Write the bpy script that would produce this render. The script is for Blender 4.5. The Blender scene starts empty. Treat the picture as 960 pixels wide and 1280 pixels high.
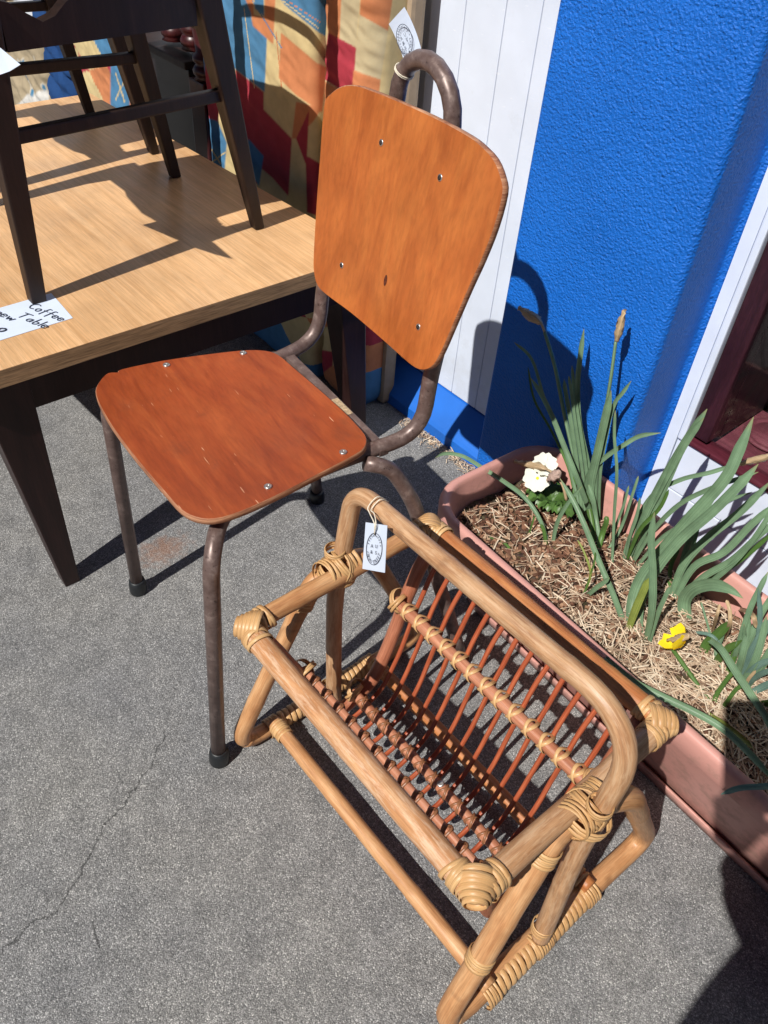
import bpy, bmesh, math, random
import numpy as np
from mathutils import Vector, Matrix, noise
rnd = random.Random(7)
S = bpy.context.scene
COL = S.collection
# ------------------------------------------------------------------ camera
# world: x runs along the wall, y into the wall, z up.  The camera stands at the origin, 1.2 up.
CAMH = 1.2; F = 1000.0; CX, CY = 480.0, 640.0; VPX, VPY = 391.0, 1700.0
def _rot():
    d = np.array([VPX-CX, VPY-CY, F]); d /= np.linalg.norm(d)
    up = -d; f = np.array([0, 0, 1.]); fy = f-up*f.dot(up); fy /= np.linalg.norm(fy)
    x = np.cross(fy, up); R = np.array([x, fy, up])
    t = math.radians(-47); c, s = math.cos(t), math.sin(t)
    return np.array([[c, s, 0], [-s, c, 0], [0, 0, 1]]) @ R
R = _rot(); CAM = np.array([0, 0, CAMH])
cd = bpy.data.cameras.new('camera'); cam = bpy.data.objects.new('camera', cd); COL.objects.link(cam)
M = Matrix.Identity(4)
for i in range(3):
    M[i][0] = R[i, 0]; M[i][1] = -R[i, 1]; M[i][2] = -R[i, 2]
M[2][3] = CAMH; cam.matrix_world = M
cd.sensor_fit = 'VERTICAL'; cd.sensor_height = 24; cd.sensor_width = 18; cd.lens = F/1280*24
cd.clip_start = 0.01; cd.clip_end = 2000
S.camera = cam
# ------------------------------------------------------------------ light
SUN = Vector((-0.1064, 0.6500, -0.7524)).normalized()
w = bpy.data.worlds.new('World'); S.world = w; w.use_nodes = True
nt = w.node_tree; sky = nt.nodes.new('ShaderNodeTexSky'); sky.sky_type = 'NISHITA'; sky.sun_disc = False
sky.air_density = .3; sky.dust_density = 0.; sky.sun_elevation = math.asin(-SUN.z); sky.sun_rotation = math.atan2(-SUN.x, -SUN.y)
bg = nt.nodes['Background']; bg.inputs[1].default_value = 0.05
nt.links.new(sky.outputs[0], bg.inputs[0])
ld = bpy.data.lights.new('sun', 'SUN'); ld.energy = 4.9; ld.angle = math.radians(0.5); ld.color = (1, .965, .91)
sun = bpy.data.objects.new('sun', ld); COL.objects.link(sun)
sun.rotation_euler = SUN.to_track_quat('-Z', 'Y').to_euler(); sun.location = (1, -6, 6)
S.view_settings.view_transform = 'Standard'; S.view_settings.look = 'None'
S.view_settings.exposure = 0.10; S.view_settings.gamma = 1
S.render.film_transparent = False

# ------------------------------------------------------------------ geometry helpers
def ray(px, py): return R @ np.array([px-CX, py-CY, F])
def onpl(p, n, q):
    r = ray(*p); n = np.array(n, float)
    return Vector(CAM + r*((np.array(q, float)-CAM).dot(n)/r.dot(n)))
def Z(p, z=0.): return onpl(p, (0, 0, 1), (0, 0, z))
def V(p, v): return onpl(p, (0, 1, 0), (0, v, 0))
def U(p, u): return onpl(p, (1, 0, 0), (u, 0, 0))
def proj_np(P):
    q = (P-CAM) @ R
    return CX+F*q[:, 0]/q[:, 2], CY+F*q[:, 1]/q[:, 2]

class MB:
    """collects vertices, faces, uvs and material slots of ONE mesh, in world coordinates"""
    def __init__(s): s.v = []; s.f = []; s.uv = []; s.m = []; s.sm = []
    def add(s, vs, fs, uvs=None, mi=0, smooth=True):
        b = len(s.v); s.v += [tuple(x) for x in vs]
        for k, f in enumerate(fs):
            s.f.append(tuple(b+i for i in f)); s.m.append(mi); s.sm.append(smooth)
            s.uv.append(uvs[k] if uvs else [(0, 0)]*len(f))
    def tube(s, pts, r, seg=12, mi=0, closed=False, flat=1.0, cap=True, v0=0.):
        pts = [Vector(p) for p in pts]; n = len(pts)
        rr = r if isinstance(r, (list, tuple)) else [r]*n
        tan = []
        for i in range(n):
            a = pts[(i-1) % n] if (closed or i > 0) else pts[i]
            b = pts[(i+1) % n] if (closed or i < n-1) else pts[i]
            tan.append((b-a).normalized())
        t = tan[0]; nrm = t.orthogonal().normalized()
        vs = []; L = [v0]
        for i in range(n):
            if i:
                q = tan[i-1].rotation_difference(tan[i]); nrm = (q @ nrm); nrm = (nrm-tan[i]*nrm.dot(tan[i])).normalized()
                L.append(L[-1]+(pts[i]-pts[i-1]).length)
            bn = tan[i].cross(nrm)
            for k in range(seg):
                a = 2*math.pi*k/seg
                vs.append(pts[i]+nrm*(math.cos(a)*rr[i]*flat)+bn*(math.sin(a)*rr[i]))
        fs = []; uv = []
        m = n if closed else n-1
        if closed: L.append(L[-1]+(pts[0]-pts[-1]).length)
        for i in range(m):
            j = (i+1) % n
            for k in range(seg):
                l = (k+1) % seg
                fs.append((i*seg+k, i*seg+l, j*seg+l, j*seg+k))
                uv.append([(k/seg, L[i]), ((k+1)/seg, L[i]), ((k+1)/seg, L[i+1]), (k/seg, L[i+1])])
        if cap and not closed:
            fs.append(tuple(reversed(range(seg)))); uv.append([(0, L[0])]*seg)
            fs.append(tuple((n-1)*seg+k for k in range(seg))); uv.append([(0, L[-1])]*seg)
        s.add(vs, fs, uv, mi)
    def box(s, c0, c1, mi=0, bev=0.0, M=None):
        """box from corner to corner, optionally chamfered"""
        a = Vector(c0); b = Vector(c1); c = (a+b)/2; h = (b-a)/2
        bm = bmesh.new(); bmesh.ops.create_cube(bm, size=1)
        for v in bm.verts: v.co = Vector((c.x+v.co.x*2*h.x, c.y+v.co.y*2*h.y, c.z+v.co.z*2*h.z))
        if bev: bmesh.ops.bevel(bm, geom=bm.edges[:], offset=bev, segments=2, affect='EDGES', profile=.6)
        if M is not None: bmesh.ops.transform(bm, matrix=M, verts=bm.verts)
        bm.normal_update()
        s.add([v.co for v in bm.verts], [[v.index for v in f.verts] for f in (bm.verts.index_update() or bm.faces)], None, mi, False)
        bm.free()
    def hexa(s, q8, mi=0, bev=0.0):
        """solid from 4 bottom + 4 top corners"""
        bm = bmesh.new(); vs = [bm.verts.new(Vector(p)) for p in q8]
        for f in ((3, 2, 1, 0), (4, 5, 6, 7), (0, 1, 5, 4), (1, 2, 6, 5), (2, 3, 7, 6), (3, 0, 4, 7)): bm.faces.new([vs[i] for i in f])
        bmesh.ops.recalc_face_normals(bm, faces=bm.faces)
        if bev: bmesh.ops.bevel(bm, geom=bm.edges[:], offset=bev, segments=2, affect='EDGES', profile=.6)
        bm.verts.index_update()
        s.add([v.co for v in bm.verts], [[v.index for v in f.verts] for f in bm.faces], None, mi, False)
        bm.free()
    def lathe(s, prof, c, axis=(0, 0, 1), seg=24, mi=0):
        c = Vector(c); q = Vector((0, 0, 1)).rotation_difference(Vector(axis).normalized())
        vs = []; n = len(prof)
        for r_, z_ in prof:
            for k in range(seg):
                a = 2*math.pi*k/seg; vs.append(c+q @ Vector((r_*math.cos(a), r_*math.sin(a), z_)))
        fs = [(i*seg+k, i*seg+(k+1) % seg, (i+1)*seg+(k+1) % seg, (i+1)*seg+k) for i in range(n-1) for k in range(seg)]
        fs.append(tuple(reversed(range(seg)))); fs.append(tuple((n-1)*seg+k for k in range(seg)))
        s.add(vs, fs, None, mi)
    def build(s, name, mats, parent=None):
        me = bpy.data.meshes.new(name)
        inv = ROOTINV.get(parent.name) if parent is not None else None
        vs = [inv @ Vector(p) for p in s.v] if inv is not None else s.v
        me.from_pydata([tuple(p) for p in vs], [], s.f)
        ul = me.uv_layers.new(name='UVMap')
        ul.data.foreach_set('uv', [c for f in s.uv for p in f for c in p])
        me.polygons.foreach_set('material_index', s.m)
        me.polygons.foreach_set('use_smooth', s.sm)
        for m in (mats if isinstance(mats, (list, tuple)) else [mats]): me.materials.append(m)
        me.update()
        o = bpy.data.objects.new(name, me); COL.objects.link(o)
        if parent is not None:
            o.parent = parent
            if inv is not None: ROOTINV[o.name] = inv
        return o
ROOTINV = {}
def tag(o, label=None, cat=None, group=None, kind=None):
    if label: o['label'] = label
    if cat: o['category'] = cat
    if group: o['group'] = group
    if kind: o['kind'] = kind
    return o
def thing(name, label, cat, loc, rz=0., group=None):
    o = bpy.data.objects.new(name, None); COL.objects.link(o); o.empty_display_size = .05
    o.location = loc; o.rotation_euler = (0, 0, rz)
    ROOTINV[o.name] = (Matrix.Translation(Vector(loc)) @ Matrix.Rotation(rz, 4, 'Z')).inverted()
    return tag(o, label, cat, group)
def smooth(pts, n=8, closed=False):
    P = [Vector(p) for p in pts]; m = len(P); out = []
    rng = range(m) if closed else range(m-1)
    for i in rng:
        p1, p2 = P[i], P[(i+1) % m]
        p0 = P[(i-1) % m] if (closed or i) else p1*2-p2
        p3 = P[(i+2) % m] if (closed or i < m-2) else p2*2-p1
        for k in range(n):
            t = k/n
            out.append(.5*((2*p1)+(p2-p0)*t+(2*p0-5*p1+4*p2-p3)*t*t+(3*p1-p0-3*p2+p3)*t**3))
    if not closed: out.append(P[-1])
    return out
def rounded(pts, rad, n=6, closed=False):
    """polyline with its corners filleted; rad may be a list"""
    P = [Vector(p) for p in pts]; m = len(P); out = []
    for i in range(m):
        if not closed and i in (0, m-1): out.append(P[i]); continue
        r_ = rad[i] if isinstance(rad, (list, tuple)) else rad
        a, b, c = P[i-1], P[i], P[(i+1) % m]
        d1 = (a-b); d2 = (c-b); r_ = min(r_, d1.length*.49, d2.length*.49)
        s0 = b+d1.normalized()*r_; s1 = b+d2.normalized()*r_
        for k in range(n+1):
            t = k/n; out.append(s0*(1-t)**2+b*2*t*(1-t)+s1*t*t)
    return out
def dense(pts, step):
    out = [Vector(pts[0])]
    for a, b in zip(pts[:-1], pts[1:]):
        a = Vector(a); b = Vector(b); n = max(1, int((b-a).length/step))
        for k in range(1, n+1): out.append(a.lerp(b, k/n))
    return out

# ------------------------------------------------------------------ materials
class N:
    def __init__(s, name):
        s.m = bpy.data.materials.new(name); s.m.use_nodes = True; s.t = s.m.node_tree
        s.b = s.t.nodes['Principled BSDF']; s.tc = s.t.nodes.new('ShaderNodeTexCoord')
    def n(s, typ, **k):
        x = s.t.nodes.new('ShaderNode'+typ)
        for a, b in k.items(): setattr(x, a, b)
        return x
    def l(s, a, b): s.t.links.new(a, b)
    def mapping(s, scale, coord='Object', rot=(0, 0, 0)):
        m = s.n('Mapping'); s.l(s.tc.outputs[coord], m.inputs[0])
        m.inputs['Scale'].default_value = scale; m.inputs['Rotation'].default_value = rot
        return m.outputs[0]
    def noise(s, vec, scale, detail=4, rough=.55, dist=0.):
        x = s.n('TexNoise'); s.l(vec, x.inputs['Vector'])
        x.inputs['Scale'].default_value = scale; x.inputs['Detail'].default_value = detail
        x.inputs['Roughness'].default_value = rough; x.inputs['Distortion'].default_value = dist
        return x.outputs['Fac']
    def vor(s, vec, scale, feature='F1', out='Color'):
        x = s.n('TexVoronoi', feature=feature); s.l(vec, x.inputs['Vector']); x.inputs['Scale'].default_value = scale
        return x.outputs[out]
    def ramp(s, fac, stops, interp='LINEAR'):
        x = s.n('ValToRGB'); x.color_ramp.interpolation = interp; e = x.color_ramp.elements
        while len(e) < len(stops): e.new(.5)
        for i, (p, c) in enumerate(stops):
            e[i].position = p; e[i].color = (*c, 1) if not isinstance(c, (int, float)) else (c, c, c, 1)
        s.l(fac, x.inputs[0]); return x.outputs[0]
    def mix(s, fac, a, b, mode='MIX'):
        x = s.n('Mix', data_type='RGBA', blend_type=mode)
        for inp, val in ((x.inputs[0], fac), (x.inputs[6], a), (x.inputs[7], b)):
            if isinstance(val, (int, float)): inp.default_value = val
            elif isinstance(val, tuple): inp.default_value = (*val, 1)
            else: s.l(val, inp)
        return x.outputs[2]
    def math(s, op, a, b=0., c=0.):
        x = s.n('Math', operation=op)
        for inp, val in zip(x.inputs, (a, b, c)):
            if isinstance(val, (int, float)): inp.default_value = val
            else: s.l(val, inp)
        return x.outputs[0]
    def bump(s, h, strength=.5, dist=.002, prev=None):
        x = s.n('Bump'); s.l(h, x.inputs['Height']); x.inputs['Strength'].default_value = strength
        x.inputs['Distance'].default_value = dist
        if prev is not None: s.l(prev, x.inputs['Normal'])
        return x.outputs[0]
    def out(s, col=None, rough=.5, bump=None, spec=.5, metal=0., **k):
        if col is not None:
            if isinstance(col, tuple): s.b.inputs['Base Color'].default_value = (*col, 1)
            else: s.l(col, s.b.inputs['Base Color'])
        if isinstance(rough, (int, float)): s.b.inputs['Roughness'].default_value = rough
        else: s.l(rough, s.b.inputs['Roughness'])
        s.b.inputs['Specular IOR Level'].default_value = spec; s.b.inputs['Metallic'].default_value = metal
        if bump is not None: s.l(bump, s.b.inputs['Normal'])
        for a, v in k.items(): s.b.inputs[a.replace('_', ' ')].default_value = v
        return s.m
def plain(name, c, rough=.5, spec=.4, nscale=40., var=.12, bump=.0, **k):
    q = N(name); v = q.mapping((1, 1, 1)); f = q.noise(v, nscale, 5)
    d = tuple(x*(1-var) for x in c); e = tuple(min(1, x*(1+var)) for x in c)
    col = q.ramp(f, [(.3, d), (.7, e)])
    return q.out(col, rough, q.bump(f, bump, .002) if bump else None, spec, **k)

def m_asphalt():
    q = N('asphalt'); v = q.mapping((1, 1, 1))
    st = q.vor(v, 560, out='Color'); sd = q.vor(v, 560, out='Distance')
    sep = q.n('SeparateColor'); q.l(st, sep.inputs[0])
    stone = q.ramp(sep.outputs[0], [(.0, (.17, .172, .175)), (.25, (.235, .237, .239)), (.6, (.305, .307, .308)), (.88, (.38, .381, .38)), (1., (.62, .62, .61))])
    edge = q.ramp(sd, [(.25, 1.), (.75, .58)])
    fine = q.noise(v, 900, 3)
    big = q.noise(v, 3.2, 5, .6); mid = q.noise(v, 26, 4)
    c = q.mix(1., stone, edge, 'MULTIPLY')
    c = q.mix(1., c, q.ramp(big, [(.3, (.93, .93, .95)), (.7, (1.16, 1.13, 1.08))]), 'MULTIPLY')
    c = q.mix(1., c, q.ramp(mid, [(.3, .84), (.7, 1.12)]), 'MULTIPLY')
    c = q.mix(1., c, q.ramp(fine, [(.3, .8), (.7, 1.2)]), 'MULTIPLY')
    # a hairline crack that wanders over the open ground and a rusty stain between the chair legs
    geo = q.n('NewGeometry'); sp = q.n('SeparateXYZ'); q.l(geo.outputs['Position'], sp.inputs[0])
    def crack(a, b, w=.0016, amp=.055):
        ax, ay = a; bx, by = b; L = math.hypot(bx-ax, by-ay); dx, dy = (bx-ax)/L, (by-ay)/L
        X = q.math('SUBTRACT', sp.outputs[0], ax); Y = q.math('SUBTRACT', sp.outputs[1], ay)
        al = q.math('ADD', q.math('MULTIPLY', X, dx), q.math('MULTIPLY', Y, dy))
        ac = q.math('SUBTRACT', q.math('MULTIPLY', X, -dy), q.math('MULTIPLY', Y, -dx))
        wob = q.math('MULTIPLY', q.math('SUBTRACT', q.noise(v, 7, 6, .65), .5), amp*2)
        d = q.math('ABSOLUTE', q.math('ADD', ac, wob))
        f = q.math('LESS_THAN', d, q.math('MULTIPLY', q.noise(v, 30, 2), w*1.6))
        f = q.math('MULTIPLY', f, q.math('GREATER_THAN', al, 0)); f = q.math('MULTIPLY', f, q.math('LESS_THAN', al, L))
        return f
    a = Z((215, 915)); b = Z((72, 1130)); cr = crack(a[:2], b[:2])
    a = Z((72, 1130)); b = Z((0, 1190)); cr = q.math('MAXIMUM', cr, crack(a[:2], b[:2], .0012))
    a = Z((480, 745)); b = Z((395, 845)); cr = q.math('MAXIMUM', cr, crack(a[:2], b[:2], .0014))
    a = Z((118, 1150)); b = Z((125, 1185)); cr = q.math('MAXIMUM', cr, crack(a[:2], b[:2], .0014, .02))
    c = q.mix(q.math('MULTIPLY', cr, .7), c, (.04, .04, .04))
    rc = Z((203, 688))
    rx = q.math('MULTIPLY', q.math('SUBTRACT', sp.outputs[0], rc.x), 22); ry = q.math('MULTIPLY', q.math('SUBTRACT', sp.outputs[1], rc.y), 15)
    rr = q.math('SQRT', q.math('ADD', q.math('MULTIPLY', rx, rx), q.math('MULTIPLY', ry, ry)))
    rr = q.math('ADD', rr, q.math('MULTIPLY', q.math('SUBTRACT', q.noise(v, 60, 4), .5), 2.2))
    c = q.mix(q.ramp(rr, [(.2, .5), (1., .0)]), c, (.30, .13, .06))
    h = q.math('ADD', q.math('MULTIPLY', q.math('SUBTRACT', 1., sd), 1.), q.math('MULTIPLY', fine, .4))
    h = q.math('ADD', h, q.math('MULTIPLY', sep.outputs[1], .5)); h = q.math('SUBTRACT', h, q.math('MULTIPLY', cr, 1.5))
    return q.out(c, .85, q.bump(h, .6, .0022), .25)
def m_stucco():
    q = N('blue_stucco'); v = q.mapping((1, 1, 1))
    n1 = q.noise(v, 250, 3, .6); n2 = q.noise(v, 88, 3); n3 = q.vor(v, 230, 'SMOOTH_F1', 'Distance')
    h = q.math('ADD', q.math('MULTIPLY', n1, 1.), q.math('ADD', q.math('MULTIPLY', n2, .7), q.math('MULTIPLY', n3, -.5)))
    c = q.ramp(q.noise(v, 6, 4), [(.3, (.007, .132, .56)), (.7, (.011, .160, .66))])
    return q.out(c, .42, q.bump(h, .9, .0036), .3)
def m_wood(name, stops, scale=(30, 3, 30), rot=(0, 0, 0), rough=.45, fine=260, wear=None, coat=0., bump=.12, dark=.75, scratches=False):
    q = N(name); v = q.mapping(scale, 'Object', rot); vf = q.mapping(tuple(s*9 for s in scale), 'Object', rot); v1 = q.mapping((1, 1, 1))
    g = q.noise(v, 1, 6, .6, 1.2); f = q.noise(vf, 1, 3, .6)
    c = q.ramp(g, stops)
    c = q.mix(1., c, q.ramp(f, [(.35, dark), (.6, 1.06)]), 'MULTIPLY')
    b = q.noise(v1, 9, 5, .6)
    c = q.mix(1., c, q.ramp(b, [(.3, .86), (.7, 1.1)]), 'MULTIPLY')
    if wear: c = q.mix(q.ramp(q.noise(v1, 14, 7, .7), [(.56, 0.), (.74, .55)]), c, wear)
    if scratches:
        vs = q.mapping((30, 330, 30), 'Object', (0, 0, .9)); s_ = q.noise(vs, 1, 1, .3, .3)
        msk = q.math('MULTIPLY', q.ramp(s_, [(.735, 0.), (.76, .8)]), q.ramp(q.noise(v1, 16, 2), [(.52, 0.), (.62, 1.)]))
        c = q.mix(msk, c, (.75, .42, .25))
    ro = q.ramp(b, [(.3, max(0, rough-.08)), (.7, rough+.12)])
    return q.out(c, ro, q.bump(f, bump, .001), .4, Coat_Weight=coat, Coat_Roughness=.25)
def m_rattan(name, a, b, c_, peel=None, rough=.42, band=0.):
    """a cane skin: streaks along the length of the tube (uv: around, metres along)"""
    q = N(name); v = q.mapping((9, 14, 1), 'UV'); vf = q.mapping((60, 24, 1), 'UV'); vo = q.mapping((1, 1, 1))
    g = q.noise(v, 1, 4, .55, .4); f = q.noise(vf, 1, 3, .6); big = q.noise(vo, 16, 4, .6)
    c = q.ramp(g, [(.3, a), (.5, b), (.7, c_)])
    c = q.mix(1., c, q.ramp(f, [(.35, .80), (.6, 1.06)]), 'MULTIPLY')
    vn = q.mapping((.6, 9, 1), 'UV'); nd = q.ramp(q.noise(vn, 1, 3, .6), [(.66, 0.), (.70, .38), (.72, 0.)]); c = q.mix(nd, c, (.16, .075, .035))
    c = q.mix(1., c, q.ramp(big, [(.3, (.88, .80, .72)), (.65, (1.08, 1.08, 1.06))]), 'MULTIPLY')
    if peel:
        vp = q.mapping((15, 20, 1), 'UV'); p = q.noise(vp, 1, 6, .75, .3)
        c = q.mix(q.ramp(p, [(.48, 0.), (.60, .55)]), c, peel)
    h = q.math('ADD', f, g)
    return q.out(c, rough, q.bump(h, .3, .0009), .45)
def dirty(name, c, rough, dirt, amount, scale=9., low=.0, high=.35, spec=.4, bump_=.04):
    q = N(name); v = q.mapping((1, 1, 1)); f = q.noise(v, scale*3, 6, .7); f2 = q.noise(v, 8, 4); g = q.n('NewGeometry'); sp = q.n('SeparateXYZ'); q.l(g.outputs['Position'], sp.inputs[0])
    hz = q.math('SUBTRACT', 1., q.math('DIVIDE', q.math('SUBTRACT', sp.outputs[2], low), high-low)); hz = q.math('MAXIMUM', 0., q.math('MINIMUM', 1., hz))
    m = q.ramp(q.math('ADD', f, q.math('MULTIPLY', hz, .22)), [(.60, 0.), (.80, amount)])
    base = q.ramp(f2, [(.3, tuple(x*.94 for x in c)), (.7, tuple(min(1, x*1.06) for x in c))])
    vs = q.mapping((40, 40, 160)); sc = q.ramp(q.noise(vs, 1, 2, .5), [(.68, 0.), (.73, .22)])
    col = q.mix(m, base, dirt); col = q.mix(sc, col, tuple(min(1, x*1.5) for x in c))
    return q.out(col, q.ramp(f, [(.3, rough-.06), (.7, rough+.15)]), q.bump(f, bump_, .001), spec)
def vcol(name, rough=.8, bump=.3, scale=500, spec=.2):
    q = N(name); a = q.n('VertexColor', layer_name='Print'); v = q.mapping((1, 1, 1))
    f = q.noise(v, scale, 2); c = q.mix(1., a.outputs[0], q.ramp(q.noise(v, 30, 4), [(.3, .88), (.7, 1.08)]), 'MULTIPLY')
    return q.out(c, rough, q.bump(f, bump, .0008), spec)
def islands(name, stops, rough=.7, spec=.25, translucent=0.):
    q = N(name); g = q.n('NewGeometry'); v = q.mapping((1, 1, 1))
    c = q.ramp(g.outputs['Random Per Island'], stops)
    c = q.mix(1., c, q.ramp(q.noise(v, 60, 4), [(.3, .75), (.7, 1.15)]), 'MULTIPLY')
    return q.out(c, rough, None, spec)

MAT = {}
MAT['asphalt'] = m_asphalt()
MAT['stucco'] = m_stucco()
MAT['blue_paint'] = plain('blue_paint', (.012, .135, .55), .5, .4, 12, .1, .15)
MAT['white_paint'] = dirty('white_board_paint', (.68, .74, .85), .42, (.42, .42, .41), .20, 7, .08, .4)
MAT['white_trim'] = plain('white_trim_paint', (.68, .74, .86), .4, .4, 14, .06, .2)
MAT['brown_post'] = m_wood('brown_post_wood', [(.3, (.13, .075, .066)), (.7, (.19, .115, .10))], (40, 40, 2), rough=.5)
MAT['burgundy_paint'] = m_wood('burgundy_paint', [(.3, (.075, .012, .022)), (.7, (.13, .025, .04))], (6, 50, 50), rough=.38, bump=.25)
MAT['burgundy_shaded'] = m_wood('burgundy_shaded', [(.3, (.022, .006, .011)), (.7, (.045, .012, .02))], (50, 50, 6), rough=.35, bump=.2)  # window burgundy darkened, the shade on stile and jamb is in the colour
MAT['sill_paint'] = m_wood('sill_paint', [(.3, (.17, .04, .06)), (.7, (.27, .07, .095))], (6, 60, 60), rough=.5, bump=.3)
MAT['burgundy_gloss'] = m_wood('burgundy_gloss_wood', [(.3, (.03, .004, .004)), (.7, (.06, .007, .008))], (20, 20, 2), rough=.35, bump=.03, coat=.1)
MAT['dark_wood'] = m_wood('dark_walnut_wood', [(.3, (.011, .005, .0035)), (.7, (.030, .014, .010))], (30, 30, 3), rough=.5, bump=.04, coat=.0)
MAT['table_leg'] = m_wood('mahogany_stain_wood', [(.3, (.016, .005, .0045)), (.7, (.034, .012, .010))], (30, 30, 3), rough=.42, bump=.05)
MAT['oak'] = m_wood('oak_veneer', [(.3, (.58, .325, .145)), (.5, (.69, .41, .20)), (.7, (.77, .48, .25))], (2.6, 85, 85), rough=.38, bump=.08, dark=.84)
MAT['oak_edge'] = m_wood('oak_edge_ply', [(.3, (.33, .20, .10)), (.5, (.46, .28, .14)), (.7, (.58, .37, .2))], (3, 3, 60), rough=.5, bump=.15, dark=.6)
MAT['seat_ply'] = m_wood('orange_stained_ply', [(.25, (.22, .036, .010)), (.5, (.315, .062, .016)), (.75, (.39, .090, .024))], (4.5, 26, 26), (0, 0, 0), rough=.42, bump=.05, dark=.90, wear=(.15, .045, .022), coat=.0, scratches=True)
MAT['back_ply'] = m_wood('honey_stained_ply', [(.25, (.33, .078, .016)), (.5, (.45, .125, .027)), (.75, (.54, .17, .038))], (20, 20, 4.0), (0, .12, 0), rough=.38, bump=.04, dark=.90, wear=(.33, .09, .022), coat=.05)
MAT['ply_edge'] = m_wood('ply_edge', [(.3, (.20, .06, .03)), (.5, (.42, .18, .09)), (.7, (.6, .32, .18))], (14, 14, 300), rough=.6, bump=.2)
def m_tube():
    q = N('brown_enamel_tube'); v = q.mapping((1, 1, 1)); n1 = q.noise(v, 55, 6, .7); n2 = q.noise(v, 160, 4, .6)
    c = q.ramp(n1, [(.35, (.11, .068, .058)), (.55, (.17, .115, .10)), (.68, (.27, .20, .175))])
    c = q.mix(q.ramp(n2, [(.62, 0.), (.70, .8)]), c, (.035, .018, .014))
    return q.out(c, q.ramp(n1, [(.3, .28), (.7, .5)]), q.bump(n2, .12, .0006), .55, .25)
MAT['tube'] = m_tube()
MAT['rubber'] = plain('black_rubber', (.012, .014, .016), .45, .5, 80, .2)
MAT['steel'] = plain('rivet_steel', (.55, .52, .48), .32, .5, 200, .25, metal=.9) if False else N('rivet_steel').out((.55, .52, .49), .34, None, .5, .85)
MAT['hole'] = N('dark_recess').out((.02, .012, .01), .8)
T1, T2, T3 = (.43, .205, .088), (.54, .29, .135), (.64, .385, .20)
MAT['cane'] = m_rattan('cane_tan', T1, T2, T3)
MAT['cane_peel'] = m_rattan('cane_peeled', (.42, .19, .08), (.53, .27, .125), (.62, .36, .19), peel=(.72, .52, .36))
MAT['cane_orange'] = m_rattan('cane_orange', (.34, .115, .038), (.44, .17, .058), (.54, .24, .09))
MAT['cane_handle'] = m_rattan('cane_handle', (.33, .17, .085), (.46, .26, .135), (.56, .35, .20), peel=(.60, .41, .25))
MAT['cane_red'] = m_rattan('cane_red', (.30, .10, .055), (.40, .15, .085), (.48, .20, .12), rough=.38)
MAT['cane_pink'] = m_rattan('cane_pink', (.36, .135, .075), (.47, .20, .115), (.56, .27, .165), rough=.38)
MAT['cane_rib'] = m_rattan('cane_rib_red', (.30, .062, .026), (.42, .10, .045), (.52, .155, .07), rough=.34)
MAT['binding'] = m_rattan('split_cane_binding', (.46, .25, .105), (.60, .37, .17), (.69, .46, .235), rough=.38)
MAT['tie_shaded'] = m_rattan('tie_shaded', (.15, .055, .024), (.24, .10, .045), (.36, .18, .085), rough=.38)  # binding cane darkened: shade on front and bottom bars put into the colour
MAT['terracotta'] = dirty('terracotta_plastic', (.57, .285, .24), .42, (.24, .16, .12), .5, 10, .0, .3)
MAT['soil'] = None
MAT['card'] = plain('white_card', (.66, .74, .88), .5, .3, 20, .03)
MAT['ink'] = N('black_ink').out((.03, .04, .07), .6)
MAT['string'] = plain('tag_string', (.75, .68, .55), .7, .2, 300, .2)

# ------------------------------------------------------------------ ground
mb = MB()
g = 40.
mb.add([(-g, -g, 0), (g, -g, 0), (g, g, 0), (-g, g, 0)], [(0, 1, 2, 3)], None, 0, False)
tag(mb.build('ground', MAT['asphalt']), kind='structure')

# ------------------------------------------------------------------ shop front (wall, pier, boards, window)
VW, VP = 1.20, 1.092                        # face of the boards, face of the stucco pier
shop = thing('shop_front', 'white boarded and blue stucco shop front wall with burgundy window', 'building', (-1.0, 1.3, 0))
# boards, each one a piece
edges = [-.905, -1.005, -1.0857, -1.1834, -1.2753]
while edges[-1] > -4.6: edges.append(edges[-1]-.094)
for i, (a, b) in enumerate(zip(edges[:-1], edges[1:])):
    if i == 4: continue
    m_ = MB(); m_.box((b+.0006, VW, .098), (a-.0006, VW+.02, 2.6), 0, .0022)
    m_.build('board', MAT['white_paint'], shop)
m_ = MB(); m_.box((-.955, VW-.012, .098), (-.897, VW-.0005, 2.6), 0, .004); m_.build('corner_strip', MAT['white_trim'], shop)
m_ = MB(); m_.box((-4.7, VW+.021, .02), (-.6, VW+.14, 2.6)); m_.build('backing_wall', MAT['white_trim'], shop)
m_ = MB(); m_.box((-1.395, VW-.035, .098), (-1.3155, VW-.001, 2.6), 0, .004); m_.build('corner_post', MAT['brown_post'], shop)
# plinth: low upright face, then a long sloping ledge up to the boards
prof = [(1.14, 0), (1.14, .028), (1.146, .036), (VW-.002, .094), (VW+.018, .097), (VW+.018, 0)]
m_ = MB(); n = len(prof)
vs = [(-4.7, y, z) for y, z in prof]+[(-.9, y, z) for y, z in prof]
m_.add(vs, [tuple(range(n)), tuple(reversed(range(n, 2*n)))]+[(i, i+n, (i+1) % n+n, (i+1) % n) for i in range(n)], None, 0, False)
m_.build('plinth', MAT['blue_paint'], shop)
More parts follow.
